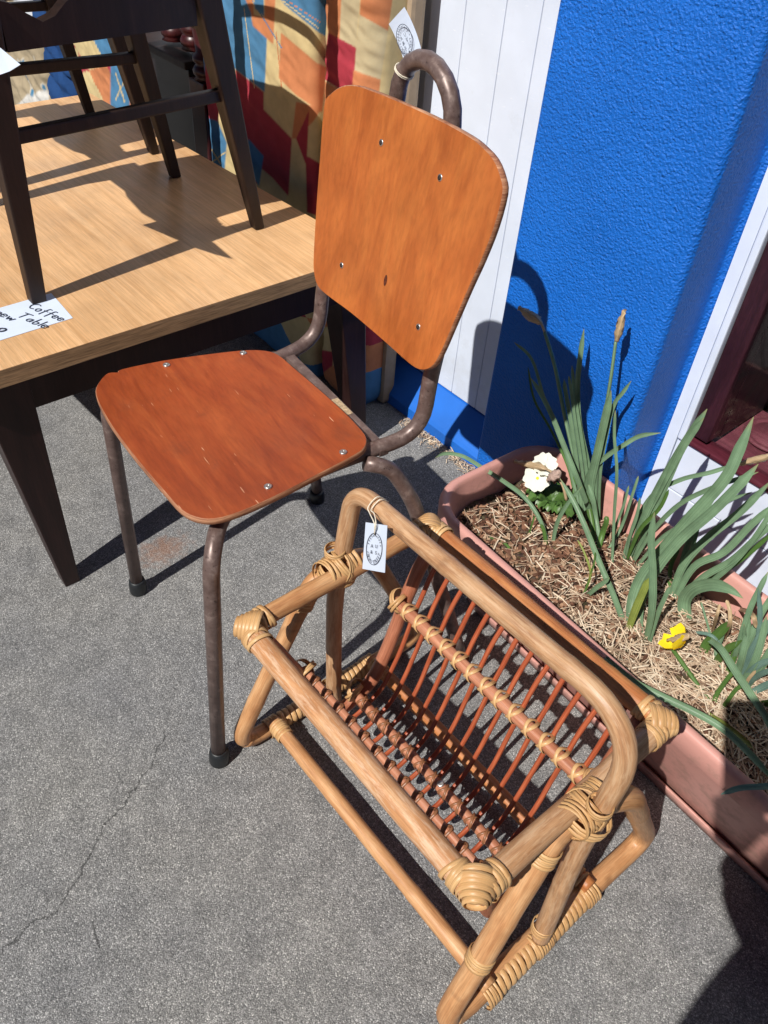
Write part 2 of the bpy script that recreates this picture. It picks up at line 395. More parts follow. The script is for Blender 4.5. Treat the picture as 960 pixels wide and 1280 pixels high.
# stucco pier with a rounded arris, a reveal running back to the window frame
pf = [(-.888, VW+.1), (-.888, VP+.012)]
for k in range(7):
    a = math.pi+k/6*math.pi/2; pf.append((-.878+.010*math.cos(a), VP+.010+.010*math.sin(a)))
for k in range(9):
    a = -math.pi/2+k/8*math.pi/2; pf.append((-.566+.014*math.cos(a), VP+.014+.014*math.sin(a)))
pf += [(-.5525, 1.15), (-.5545, 1.190)]
for k in range(7):
    a = math.pi-k/6*math.pi/2*.92; pf.append((-.5430+.0115*math.cos(a), 1.200+.010*math.sin(a)))
pf += [(-.535, VW+.1)]
m_ = MB(); zs = [0, .6, 1.2, 1.8, 2.6]; vs = [(x, y, z) for z in zs for x, y in pf]; n = len(pf)
m_.add(vs, [(j*n+i, j*n+i+1, (j+1)*n+i+1, (j+1)*n+i) for j in range(4) for i in range(n-1)]+[tuple(4*n+i for i in range(n))])
pier = m_.build('pier', MAT['stucco'], shop)
# white window surround
YF = 1.212
m_ = MB(); m_.box((-.5535, YF, .0), (-.522, YF+.03, 2.6), 0, .002); m_.build('architrave', MAT['white_trim'], shop)
m_ = MB(); m_.box((-.520, YF-.004, .318), (-.507, YF+.03, 2.6), 0, .003); m_.build('bead', MAT['white_trim'], shop)
z0 = 0.
for k, z1 in enumerate((.085, .205, .3165)):
    m_ = MB(); m_.box((-.5205, YF+.002, z0+.0012), (1.4, YF+.028, z1-.0012), 0, .0015); m_.build('weatherboard', MAT['white_trim'], shop); z0 = z1
m_ = MB(); m_.box((-.5535, YF+.031, 0), (1.4, YF+.05, .30)); m_.build('backing_wall', MAT['white_trim'], shop)
win = bpy.data.objects.new('window', None); COL.objects.link(win); win.parent = shop; ROOTINV[win.name] = ROOTINV[shop.name]
m_ = MB(); m_.box((-.506, YF+.006, .333), (-.468, YF+.05, 2.6), 0, .003); m_.build('stile', MAT['burgundy_shaded'], win); m_ = MB()
m_.box((-.506, YF-.004, .317), (1.4, YF+.035, .326), 0, .003)
m_.build('frame', MAT['burgundy_paint'], win)
m_ = MB(); m_.hexa([(-.467, YF+.036, .30), (1.4, YF+.036, .30), (1.4, YF+.20, .305), (-.467, YF+.20, .305), (-.467, YF+.036, .322), (1.4, YF+.036, .322), (1.4, YF+.20, .327), (-.467, YF+.20, .327)])
m_.build('sill', MAT['sill_paint'], win)
q = N('window_glass')
tr = q.n('BsdfTransparent'); tr.inputs[0].default_value = (.93, .95, .95, 1); gl = q.n('BsdfGlossy'); gl.inputs['Roughness'].default_value = .01
lw = q.n('LayerWeight'); lw.inputs[0].default_value = .5; fr = q.math('ADD', q.math('MULTIPLY', q.math('POWER', lw.outputs['Facing'], 4.), .5), .04); mx = q.n('MixShader')
q.l(fr, mx.inputs[0]); q.l(tr.outputs[0], mx.inputs[1]); q.l(gl.outputs[0], mx.inputs[2])
q.l(mx.outputs[0], q.t.nodes['Material Output'].inputs['Surface'])
m_ = MB(); m_.box((-.466, YF+.014, .334), (1.39, YF+.018, 2.55)); m_.build('pane', q.m, win)
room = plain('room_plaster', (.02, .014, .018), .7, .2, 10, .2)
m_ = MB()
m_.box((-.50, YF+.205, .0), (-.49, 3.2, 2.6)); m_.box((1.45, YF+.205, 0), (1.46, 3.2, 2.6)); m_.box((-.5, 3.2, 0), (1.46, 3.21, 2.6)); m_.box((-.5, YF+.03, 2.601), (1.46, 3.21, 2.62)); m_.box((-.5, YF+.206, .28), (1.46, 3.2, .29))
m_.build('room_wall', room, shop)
m_ = MB(); m_.box((-.505, YF+.051, .328), (-.468, YF+.20, 2.6)); m_.build('jamb', MAT['burgundy_shaded'], win)
m_ = MB(); m_.box((-4.7, VP-.02, 2.602), (1.46, 3.2, 2.75)); m_.build('lintel', MAT['white_trim'], shop)
# round burgundy stand on the sill inside
c = Vector((-.408, YF+.135, .327))
st = thing('round_stand', 'round burgundy moulded stand on the sill behind the window glass', 'stand', c)
m_ = MB(); m_.lathe([(.0, 0), (.052, 0), (.054, .003), (.052, .006), (.046, .0065), (.044, .004), (.040, .004), (.038, .007), (.0, .008)], c, seg=40); m_.build('moulded_ring', MAT['sill_paint'], st)
# ------------------------------------------------------------------ cloth with a printed pattern (flat print held in the mesh colours)
def inpoly(px, py, poly):
    r_ = np.zeros(len(px), bool); n = len(poly); j = n-1
    for i in range(n):
        xi, yi = poly[i]; xj, yj = poly[j]
        c = ((yi > py) != (yj > py)) & (px < (xj-xi)*(py-yi)/((yj-yi) or 1e-9)+xi)
        r_ ^= c; j = i
    return r_
BL, YE, OR, CR, TN = (.075, .21, .37), (.60, .47, .24), (.56, .21, .09), (.38, .04, .06), (.52, .43, .26)
def cloth(name, nu, nv, fn, polys, base, mat, parent, lines=()):
    vs = [fn(i/(nu-1), j/(nv-1)) for j in range(nv) for i in range(nu)]
    P = np.array([tuple(v) for v in vs]); px, py = proj_np(P)
    fs = [(j*nu+i, j*nu+i+1, (j+1)*nu+i+1, (j+1)*nu+i) for j in range(nv-1) for i in range(nu-1)]
    col = np.ones((len(vs), 4)); col[:, :3] = base(P) if callable(base) else base
    b0_ = col[:, :3].copy(); acc = np.zeros_like(b0_)
    for jx, jy in ((-.9, -.4), (.4, -.9), (.9, .4), (-.4, .9), (0, 0), (-.5, .3)):
        cc = b0_.copy()
        for c, poly in polys: cc[inpoly(px+jx, py+jy, poly)] = c
        acc += cc
    col[:, :3] = acc/6
    for (x0, y0), (x1, y1), wd, c in lines:
        L = math.hypot(x1-x0, y1-y0); dx, dy = (x1-x0)/L, (y1-y0)/L
        al = (px-x0)*dx+(py-y0)*dy; ac = np.abs(-(px-x0)*dy+(py-y0)*dx)
        col[(al > 0) & (al < L) & (ac < wd), :3] = c
    mb = MB(); mb.add(vs, fs); o = mb.build(name, mat, parent)
    at = o.data.color_attributes.new('Print', 'FLOAT_COLOR', 'POINT'); at.data.foreach_set('color', col.ravel())
    return o
cr = lambda pts, ox, oy, s: [(ox+x/s, oy+y/s) for x, y in pts]
A_ = lambda pts: cr(pts, 240, 0, 3.692)
mcl = vcol('printed_cloth')
matt = thing('upright_mattress', 'tall upright mattress in blue, yellow, orange and crimson patchwork print behind the coffee table', 'mattress', (-1.5, 1.1, 0))
def zig(P):
    k = np.floor(((P[:, 0]*.8+P[:, 2])*6.1)).astype(int) + 2*np.floor(((P[:, 2]-P[:, 0]*.35)*7.3)).astype(int)
    t = np.array([BL, YE, OR, CR, YE, BL]); return t[np.mod(k, 6)]
polys = [(YE, A_([(70, -30), (620, -30), (620, 1100), (70, 1100)])),
 (CR, A_([(60, 150), (135, 390), (125, 500), (118, 560), (60, 540)])), (BL, A_([(60, 540), (118, 560), (160, 660), (150, 790), (60, 760)])),
 (BL, A_([(100, -30), (262, -30), (275, 95), (345, 180), (335, 425), (200, 320), (100, 200)])),
 (OR, A_([(235, -30), (280, -10), (285, 70), (335, 80), (335, -30), (385, -30), (375, 205), (280, 120), (272, 60)])),
 (BL, A_([(286, -30), (330, -30), (332, 75), (290, 40)])),
 (BL, A_([(395, -20), (640, -30), (640, 180), (585, 150), (430, 25)])),
 (OR, A_([(410, 150), (575, 290), (620, 310), (600, 520), (480, 440), (400, 360)])),
 (CR, A_([(200, 322), (330, 425), (330, 505), (460, 640), (445, 900), (310, 860), (205, 760)])),
 (OR, A_([(480, 470), (600, 500), (560, 560), (480, 640), (460, 640)])),
 (CR, A_([(480, 640), (540, 510), (530, 720), (600, 760), (590, 1000), (530, 980), (525, 760)])),
 (TN, A_([(300, 760), (370, 820), (440, 900), (420, 950), (300, 900)])),
 (YE, A_([(460, 690), (515, 760), (520, 990), (470, 960)])),
 (BL, A_([(260, 640), (330, 720), (310, 860), (240, 760)]))]
lines = [((305, 10), (318, 110), .5, YE), ((250, 165), (276, 205), .8, YE), ((262, 205), (282, 190), .8, YE), ((315, 0), (352, 60), .6, BL), ((352, 0), (398, 35), .7, YE), ((358, 0), (400, 28), .5, OR), ((345, 40), (352, 110), .6, OR)]
def pan(u0, u1, y0, d, z1, rr=.03, wr=.004):
    """rounded upright pad: s wraps round the left side, front and right side"""
    def fn(s, t):
        z = .004+t*z1; L = (u1-u0); q_ = (L+2*d)*s
        bz = 1-max(0, 1-z/rr)**2*.35
        if q_ < d: x, y = u0, y0+d-q_
        elif q_ < d+L: x, y = u0+q_-d, y0
        else: x, y = u1, y0+q_-d-L
        # round the vertical arrises
        cx = min(max(x, u0+rr), u1-rr); cy = max(y, y0+rr)
        v_ = Vector((x-cx, y-cy))
        if v_.length > 1e-6:
            m = max(abs(v_.x), abs(v_.y)); v_ = v_.normalized()*m
        x, y = cx+v_.x*bz, cy+v_.y*bz
        y += wr*noise.noise(Vector((x*9, z*26+x*8, y*9)))+wr*.5*noise.noise(Vector((x*30, z*60+x*20, 3)))
        return Vector((x, y, z))
    return fn
cloth('wide_pad', 380, 420, pan(-1.87, -1.425, 1.035, .10, 1.02, .02, .003), polys, zig, mcl, matt, lines)
B_ = lambda pts: cr(pts, 340, 360, 6.0)
p2 = [(YE, A_([(580, -80), (1030, -80), (1030, 700), (560, 700)])), (OR, A_([(600, -30), (690, -30), (682, 185), (628, 150)])), (TN, A_([(690, -40), (778, -40), (755, 232), (680, 190)])),
 (OR, A_([(780, -40), (930, -40), (905, 142), (773, 68)])), (TN, A_([(773, 68), (905, 142), (870, 370), (745, 325), (755, 232)])),
 (CR, A_([(628, 150), (757, 220), (745, 395), (690, 418), (600, 360)])), (OR, A_([(745, 325), (870, 368), (862, 440), (738, 400)])), (OR, A_([(600, 370), (690, 418), (640, 480), (590, 560)])),
 (OR, B_([(200, 100), (430, 60), (400, 300), (250, 420), (200, 300)])), (YE, B_([(380, 290), (480, 300), (540, 600), (450, 600), (460, 480), (350, 460)])), (CR, B_([(340, 460), (460, 480), (450, 650), (300, 700), (200, 600)])), (OR, B_([(450, 585), (540, 580), (520, 800), (300, 800), (350, 660)]))]
cloth('narrow_pad', 230, 460, pan(-1.424, -1.252, 1.045, .09, 1.02, .045, .006), p2, zig, mcl, matt)
m_ = MB(); m_.box((-1.85, 1.12, .002), (-1.24, 1.158, 1.0), 0, .01); m_.build('inner_core', plain('ticking_cloth', (.4, .3, .2), .8), matt)
# other furniture standing along the wall beyond the table
cab = thing('dark_cabinet', 'dark burgundy cabinet with turned posts at the far end of the coffee table', 'cabinet', (-2.1, 1.12, 0))
m_ = MB(); m_.box((-2.35, 1.07, .05), (-2.0, 1.19, .60), 0, .004); m_.build('side_panel', plain('plum_laminate', (.014, .009, .011), .35, .4, 8, .1), cab)
m_ = MB(); m_.hexa([(-2.36, 1.05, .605), (-1.98, 1.05, .605), (-1.98, 1.19, .605), (-2.36, 1.19, .605), (-2.36, 1.05, .625), (-1.98, 1.05, .625), (-1.98, 1.19, .625), (-2.36, 1.19, .625)], 0, .004); m_.build('top', MAT['dark_wood'], cab)
post_p = [(.03, 0), (.034, .01), (.034, .60), (.028, .605), (.034, .612), (.036, .62), (.030, .63), (.026, .634), (.034, .642), (.034, .65), (.024, .66), (.030, .72), (.030, .80), (.022, .90), (.03, .95), (.0, 1.0)]
for x in (-1.915, -2.03, -2.13):
    z0_ = 0 if x == -1.915 else .59
    m_ = MB()
    if x == -1.915: m_.box((x-.036, 1.04, .002), (x+.036, 1.11, .60), 0, .004)
    m_.lathe([(r_, z) for r_, z in post_p if z >= .59], (x, 1.075 if x == -1.915 else 1.11, .0 if x == -1.915 else .037), seg=20)
    m_.build('turned_post', MAT['burgundy_gloss'], cab)
def rug(P):
    f = np.array([noise.noise(Vector((p[0]*14, p[2]*14, 1.))) for p in P]); c = np.tile(np.array([.36, .29, .19]), (len(P), 1))
    c[f > .32] = (.06, .19, .32); c[(f > .24) & (f <= .32)] = (.5, .45, .36); return c
fl = thing('floral_pad', 'tan cushion with blue flower print at the top left behind the table', 'cushion', (-3.3, 1.1, 0))
cloth('cover', 110, 120, pan(-4.0, -2.98, 1.06, .1, .9, .04, .012), [((.62, .60, .56), [(18, 135), (28, 125), (34, 118), (42, 121), (46, 114), (60, 112), (64, 140), (20, 140)]), ((.6, .62, .66), [(16, -5), (62, -5), (62, 30), (20, 20)])], rug, mcl, fl)
bt = thing('blue_throw', 'dark blue folded throw beside the floral cushion', 'throw', (-2.9, 1.1, 0))
cloth('folded_cloth', 60, 90, pan(-2.975, -2.73, 1.05, .09, .75, .05, .02), [], (.012, .05, .16), mcl, bt)
pd = thing('print_cushion', 'narrow cushion in blue and orange print left of the dark cabinet', 'cushion', (-2.55, 1.1, 0))
cloth('cover', 120, 120, pan(-2.725, -2.37, 1.06, .09, .85, .03, .006), [(BL, [(68, 80), (84, 80), (84, 140), (68, 140)]), (OR, [(84, 88), (98, 88), (98, 140), (84, 140)]), (YE, [(76, 60), (98, 60), (98, 76), (76, 76)]), (CR, [(66, 60), (76, 60), (76, 80), (66, 80)]), (BL, [(138, 60), (162, 60), (162, 140), (138, 140)]), (OR, [(163, 80), (185, 80), (185, 140), (163, 140)]), (CR, [(58, -5), (78, -5), (78, 20), (58, 20)])], zig, mcl, pd,
      [((72, 95), (82, 120), .6, YE), ((82, 95), (70, 122), .6, YE), ((144, 90), (156, 128), .8, YE), ((156, 100), (144, 125), .8, YE)])

# ------------------------------------------------------------------ coffee table
TZ = .5
tb = thing('coffee_table', 'oak topped coffee table with dark tapered legs beside the wooden chair', 'table', (-1.65, .55, 0))
q4 = [(-1.12, .155), (-1.12, .962), (-2.262, .912), (-2.262, .105)]
m_ = MB()
m_.hexa([(x, y, TZ-.0305) for x, y in q4]+[(x, y, TZ-.0012) for x, y in q4], 1, .001)
top = m_.build('edge_band', [MAT['oak'], MAT['oak_edge']], tb)
m_ = MB(); m_.hexa([(x, y, TZ-.0011) for x, y in q4]+[(x, y, TZ) for x, y in q4], 0, 0); m_.build('tabletop', MAT['oak'], tb)
for n_, (a, b, c_, d) in enumerate([((-1.142, .25), (-1.142, .90), (-1.16, .90), (-1.16, .25)), ((-2.23, .15), (-2.23, .85), (-2.212, .85), (-2.212, .15)), ((-1.18, .935), (-2.16, .892), (-2.16, .874), (-1.18, .917)), ((-1.2, .185), (-2.18, .14), (-2.18, .158), (-1.2, .203))]):
    z0_ = .402
    m_ = MB(); m_.hexa([(p[0], p[1], z0_) for p in (a, b, c_, d)]+[(p[0], p[1], TZ-.031) for p in (a, b, c_, d)]); m_.build('apron', MAT['table_leg'], tb)
def tleg(tx0, tx1, ty0, ty1, bx0, bx1, by0, by1):
    m_ = MB(); m_.hexa([(bx0, by0, 0), (bx1, by0, 0), (bx1, by1, 0), (bx0, by1, 0), (tx0, ty0, TZ-.031), (tx1, ty0, TZ-.031), (tx1, ty1, TZ-.031), (tx0, ty1, TZ-.031)], 0, .0025)
    m_.build('leg', MAT['table_leg'], tb)
tleg(-1.200, -1.137, .200, .280, -1.166, -1.132, .237, .266)
tleg(-1.205, -1.137, .885, .955, -1.172, -1.137, .950, .985)
tleg(-2.245, -2.175, .855, .905, -2.255, -2.215, .87, .905)
tleg(-2.245, -2.175, .12, .20, -2.255, -2.215, .10, .14)
# price card lying on the table: a card with handwriting
STROKE = {'C': [[(8, 9), (5, 10), (1, 7), (1, 3), (4, 0), (8, 1)]], 'o': [[(3, 5), (0, 3), (1, 0), (4, 0), (5, 3), (3, 5)]], 'f': [[(5, 10), (2, 9), (2, -3)], [(0, 5), (5, 5)]], 'e': [[(0, 3), (5, 3), (4, 5), (1, 5), (0, 2), (2, 0), (5, 1)]],
 'T': [[(0, 9), (9, 10)], [(4, 10), (3, 0)]], 'a': [[(5, 5), (1, 4), (0, 1), (3, 0), (5, 4), (5, 0)]], 'b': [[(1, 10), (1, 0), (5, 1), (5, 4), (1, 4)]], 'l': [[(1, 10), (1, 0)]], 'n': [[(0, 5), (0, 0)], [(0, 3), (3, 5), (5, 4), (5, 0)]], 'w': [[(0, 5), (2, 0), (4, 4), (6, 0), (8, 5)]], 'N': [[(0, 0), (0, 9), (6, 0), (6, 9)]]}
def scrawl(m_, text, o, dx, dy, nrm, h, rad=.0009):
    x = 0
    for ch in text:
        mxw = max(p[0] for st_ in STROKE[ch] for p in st_)
        for st_ in STROKE[ch]:
            pts = [o+dx*((x+p[0]+p[1]*.15)*h/10)+dy*(p[1]*h/10)+nrm*.0009 for p in st_]
            m_.tube(smooth(pts, 3) if len(pts) > 2 else pts, rad, 5, 1)
        x += mxw+2.6
c1, c2 = Z((64, 366), TZ+.0015), Z((91, 397), TZ+.0015); c0 = Z((0, 425), TZ+.0015); dl = (c0-c2).normalized()
ds = (c2-c1); pc = thing('price_card', 'white card handwritten Coffee Table on the table under a chair leg', 'price card', (c2.x, c2.y, TZ))
L = .24; p = [c1, c2, c2+dl*L, c1+dl*L]
m_ = MB(); m_.hexa([(a.x, a.y, TZ+.0003) for a in p]+[(a.x, a.y, TZ+.0011) for a in p]); m_.build('card', MAT['card'], pc)
rd = (ds.normalized()*.9+dl*-.35).normalized(); upv = Vector((0, 0, 1)).cross(rd)
m_ = MB(); 
scrawl(m_, 'Coffee', Z((34, 384), TZ+.001), rd, upv, Vector((0, 0, 1)), .0165)
scrawl(m_, 'Table', Z((21, 396), TZ+.001), rd, upv, Vector((0, 0, 1)), .0175)
scrawl(m_, 'new', Z((-8, 392), TZ+.001), rd, upv, Vector((0, 0, 1)), .0175)
scrawl(m_, 'o', Z((-3, 413), TZ+.001), rd, upv, Vector((0, 0, 1)), .02, .0014)
m_.build('handwriting', [MAT['card'], MAT['ink']], pc)

# ------------------------------------------------------------------ two dark dining chairs standing on the table
def dark_chair(label):
    """built at the first chair's place; feet on the table top"""
    t = thing('dining_chair', label, 'chair', (-1.49, .6, TZ), 0, 'dark dining chairs standing on the coffee table')
    dw = MAT['dark_wood']
    def leg(a, b, wb, wt, up=None):
        a = Vector(a); b = Vector(b); m_ = MB(); q8 = []
        for c, w_ in ((a, wb), (b, wt)): q8 += [(c.x-w_, c.y-w_, c.z), (c.x+w_, c.y-w_, c.z), (c.x+w_, c.y+w_, c.z), (c.x-w_, c.y+w_, c.z)]
        m_.hexa(q8, 0, .003)
        if up is not None:
            c = Vector(up); q8 = q8[4:]+[(c.x-.012, c.y-.011, c.z), (c.x+.012, c.y-.011, c.z), (c.x+.012, c.y+.011, c.z), (c.x-.012, c.y+.011, c.z)]
            m_.hexa(q8, 0, .003)
        m_.build('leg', dw, t)
    z = TZ+.001
    leg((-1.332, .832, z), (-1.322, .741, .932), .0105, .022, (-1.335, .80, 1.18))
    leg((-1.645, .822, z), (-1.645, .744, .932), .0105, .020, (-1.66, .80, 1.18))
    leg((-1.288, .365, z), (-1.296, .388, .932), .0125, .022)
    leg((-1.69, .365, z), (-1.68, .390, .932), .0125, .024)
    def rail(name, a, b, h, th):
        a = Vector(a); b = Vector(b); d = (b-a).normalized(); s_ = d.cross(Vector((0, 0, 1)))*th; u_ = Vector((0, 0, h))
        m_ = MB(); m_.hexa([a-s_-u_, a+s_-u_, b+s_-u_, b-s_-u_, a-s_+u_, a+s_+u_, b+s_+u_, b-s_+u_], 0, .003); m_.build(name, dw, t)
    rail('stretcher', (-1.293, .392, .757), (-1.326, .765, .757), .010, .008)
    rail('stretcher', (-1.683, .392, .742), (-1.646, .770, .742), .010, .008)
    # seat rails; the side rail towards the camera has a hollowed top edge
    n_ = 16; m_ = MB(); vs = []
    for i in range(n_+1):
        s_ = i/n_; y = .411+s_*.313; x = -1.297-.024*s_; h = .898-.026*math.sin(min(1, s_/.42)*math.pi)**2*(.5 if s_ < .42 else 0)-.01
        h = .934-.034*math.exp(-((s_-.20)/.115)**2)
        vs += [(x-.012, y, .869), (x+.012, y, .869), (x+.012, y, h), (x-.012, y, h)]
    fs = [(4*i+a, 4*i+(a+1) % 4, 4*i+4+(a+1) % 4, 4*i+4+a) for i in range(n_) for a in range(4)]+[(3, 2, 1, 0), (4*n_, 4*n_+1, 4*n_+2, 4*n_+3)]
    m_.add(vs, fs, None, 0, False); m_.build('seat_rail', dw, t)
    rail('seat_rail', (-1.675, .44, .892), (-1.647, .73, .892), .040, .011)
    rail('seat_rail', (-1.32, .40, .892), (-1.66, .40, .892), .040, .011)
    rail('seat_rail', (-1.34, .755, .892), (-1.63, .755, .892), .040, .011)
    # seat board with hollow edges, back slats above
    out = smooth([(-1.66, .245), (-1.60, .262), (-1.5, .285), (-1.40, .270), (-1.345, .245), (-1.335, .30), (-1.37, .45), (-1.355, .58), (-1.342, .66), (-1.342, .735), (-1.345, .79), (-1.5, .805), (-1.64, .79), (-1.645, .70), (-1.65, .5)], 5, True) if False else [Vector((x, y, 0)) for x, y in [(-1.67, .37), (-1.62, .335), (-1.54, .308), (-1.45, .296), (-1.37, .305), (-1.295, .335), (-1.288, .36), (-1.30, .385), (-1.352, .40), (-1.362, .50), (-1.352, .62), (-1.345, .70), (-1.345, .79), (-1.5, .803), (-1.62, .79), (-1.625, .70), (-1.66, .5)]]
    m_ = MB(); n_ = len(out)
    m_.add([(p.x, p.y, .936) for p in out]+[(p.x, p.y, .950) for p in out], [tuple(reversed(range(n_))), tuple(range(n_, 2*n_))]+[(i, (i+1) % n_, (i+1) % n_+n_, i+n_) for i in range(n_)], None, 0, False)
    m_.build('seat', dw, t)
    for zz in (1.06, 1.15):
        m_ = MB(); m_.tube(smooth([(-1.335, .80, zz), (-1.42, .815, zz), (-1.5, .82, zz), (-1.58, .815, zz), (-1.66, .80, zz)], 4), .022, 8, 0, flat=.35); m_.build('back_rail', dw, t)
    return t
def copy_tree(o, parent=None):
    c = o.copy(); COL.objects.link(c); c.parent = parent
    for ch in list(o.children): copy_tree(ch, c)
    return c
dc = dark_chair('dark walnut dining chair on the table, its front leg standing on the price card')
d2 = copy_tree(dc); d2.location.x -= .462; d2.location.y += .018
d2['label'] = 'second dark dining chair on the table, half hidden behind the first one'
# a card hangs from the near chair
a = V((24, 82), .42); o_ = Vector((a.x+.01, .405, a.z))
hc = thing('hanging_card', 'blank white card hanging from the dark chair at the left edge', 'price card', o_)
pts = [V((-40, 40), .40), V((0, 60), .395), V((25, 81), .392), V((12, 89), .388), V((-2, 94), .385), V((-40, 100), .385)]
m_ = MB(); n_ = len(pts); m_.add([p for p in pts]+[p+Vector((.0003, .0008, 0)) for p in pts], [tuple(range(n_)), tuple(reversed(range(n_, 2*n_)))]+[(i, (i+1) % n_, (i+1) % n_+n_, i+n_) for i in range(n_)], None, 0, False)
m_.build('card', MAT['card'], hc)
m_ = MB(); m_.tube([V((-20, 50), .396), V((-25, 20), .41)], .001, 5); m_.build('string', MAT['string'], hc)

# ------------------------------------------------------------------ wooden school chair on a bent steel tube frame
RZ = math.radians(-6); cz, sz = math.cos(RZ), math.sin(RZ)
def CW(x, d, z): return Vector((x*cz-d*sz, x*sz+d*cz, z))          # chair frame -> world
CH0 = CW(-.868, .40, 0)
ch = thing('school_chair', 'wooden school chair with orange ply seat and back on a brown bent tube frame', 'chair', CH0, RZ)
X0 = -.868
def sheet(outline, nrm, thick, dish, rings=(1., .985, .93, .8, .6, .35, .12), bend=None):
    """plate from an outline of world points: rounded edge, slight dishing"""
    c = sum(outline, Vector())/len(outline); n = len(outline); m_ = MB(); vs = []
    lay = [(1., -thick)]+[(1.0, -.0025)]+[(k, 0. if i else -.0) for i, k in enumerate((.99,))]
    for k, off in [(.985, -thick), (1., -thick+.002), (1., -.0022)]: vs.append([c+(p-c)*k+nrm*off for p in outline])
    for k in (.992, .97, .92, .8, .62, .4, .2): vs.append([c+(p-c)*k+nrm*(-dish*(1-k*k)) for p in outline])
    flat = [p for r_ in vs for p in r_]
    if bend: flat = [bend(p) for p in flat]
    fs = []; 
    for i in range(len(vs)-1):
        for k in range(n): fs.append((i*n+k, i*n+(k+1) % n, (i+1)*n+(k+1) % n, (i+1)*n+k))
    m_.add(flat, fs[:3*n], None, 1); m_.add(flat, fs[3*n:]+[tuple((len(vs)-1)*n+k for k in range(n))], None, 0)
    m_.add(flat, [tuple(reversed(range(n)))], None, 0)
    return m_
SZ = .5
op = [(119, 488), (124, 476), (134, 466), (147, 465), (152, 461), (205, 450), (270, 441), (312, 437), (338, 439), (352, 446), (366, 458), (400, 487), (430, 514), (452, 537), (459, 549), (455, 561), (440, 571), (400, 592), (345, 620), (300, 640), (268, 649), (245, 647), (226, 637), (205, 614), (170, 573), (140, 533), (124, 505)]
outl = smooth([Z(p, SZ) for p in op], 3, True)
seat = sheet(outl, Vector((0, 0, 1)), .011, .005).build('seat', [MAT['seat_ply'], MAT['ply_edge']], ch)
bd = [Vector(a) for a in [(0, .589, .58), (0, .6335, .84), ]]
tdir = CW(0, .642-.590, .88-.58)-CW(0, 0, 0); tdir = Vector((tdir.x, tdir.y, .30)).normalized()
wdir = CW(1, 0, 0)-CW(0, 0, 0); bn = wdir.cross(tdir).normalized()
if bn.y > 0: bn = -bn
BP = CW(X0, .571, .597)
bp = [(404, 132), (411, 117), (424, 107), (440, 106), (455, 111), (480, 121), (530, 143), (573, 164), (598, 179), (617, 198), (627, 222), (629, 243), (618, 285), (602, 326), (586, 361), (565, 410), (552, 440), (542, 457), (531, 463), (518, 461), (500, 449), (462, 418), (430, 391), (406, 372), (393, 358), (389, 340), (389, 320), (393, 260), (398, 200)]
outb = smooth([onpl(p, bn, BP) for p in bp], 3, True)
def bendf(p):
    x = (p-BP).dot(wdir); return p-bn*(.010*(1-min(1, (x/.17)**2)))
sheet(outb, bn, .010, 0, bend=bendf).build('backrest', [MAT['back_ply'], MAT['ply_edge']], ch)
# one bent tube each side runs front leg -> under the seat -> back upright -> up into the common hand loop
def side(s_, h=0):
    return [CW(X0+s_*.204, .209 if s_ > 0 else .232, .022), CW(X0+s_*.196, .240 if s_ > 0 else .245, .452), CW(X0+s_*.138, .285, .474), CW(X0+s_*.134, .50, .475), CW(X0+s_*.148, .598, .486), CW(X0+s_*.146, .606, .60), CW(X0+s_*.139, .632, .69), CW(X0+s_*.088, .658, .79)]
Rg = side(1); Lf = side(-1)
arc = [CW(X0+.060*math.cos(a), .664, .876+.058*math.sin(a)) for a in [k/10*math.pi for k in range(11)]]
path = rounded(Rg, [0, .045, .04, .05, .055, .05, .05, .05], 6)+[CW(X0+.064, .662, .85)]+arc+[CW(X0-.064, .662, .85)]+list(reversed(rounded(Lf, [0, .045, .04, .05, .055, .05, .05, .05], 6)))
m_ = MB(); m_.tube(path, .0115, 16); m_.build('tube_frame', MAT['tube'], ch)
for s_ in (1, -1):
    m_ = MB(); m_.tube(rounded([CW(X0+s_*.150, .50, .470), CW(X0+s_*.165, .535, .458), CW(X0+s_*.185, .565, .40), CW(X0+s_*.235, .64, .12), CW(X0+s_*.258, .662, .022)], [0, .02, .06, .05, 0], 8), .0118, 14); m_.build('rear_leg', MAT['tube'], ch)
m_ = MB(); a, b = CW(X0-.150, .533, .482), CW(X0+.150, .533, .482); d_ = CW(0, 1, 0)-CW(0, 0, 0)
m_.hexa([a-d_*.008-Vector((0, 0, .012)), b-d_*.008-Vector((0, 0, .012)), b+d_*.008-Vector((0, 0, .012)), a+d_*.008-Vector((0, 0, .012)), a-d_*.008, b-d_*.008, b+d_*.008, a+d_*.008], 0, .0015)
m_.build('cross_bar', MAT['tube'], ch)
m_ = MB(); a, b = CW(X0+.01, .533, .4824), CW(X0+.055, .533, .4824); e_ = d_*.0062
m_.add([a-e_, b-e_, b+e_, a+e_], [(0, 1, 2, 3)], None, 0, False); m_.build('maker_label', plain('aged_label', (.45, .33, .2), .5, .3, 300, .4), ch)
for p, ax in ((Rg[0], Rg[1]-Rg[0]), (Lf[0], Lf[1]-Lf[0]), (CW(X0+.258, .662, .022), Vector((-.05, -.05, .3))), (CW(X0-.258, .662, .022), Vector((.05, -.05, .3)))):
    m_ = MB(); b = Vector((p.x, p.y, .0006)); m_.lathe([(.0, 0), (.0155, 0), (.0165, .004), (.0160, .022), (.0145, .032), (.0125, .033)], b, ax, 20); m_.build('foot_cap', MAT['rubber'], ch)
for p in ((208, 456), (304, 441), (335, 608), (429, 565)):
    c = Z(p, SZ); m_ = MB(); m_.lathe([(.0052, -.003), (.0055, .0006), (.0042, .0016), (.002, .0014), (.0016, .0004), (0, .0004)], c, seg=16); m_.build('rivet', MAT['steel'], ch)
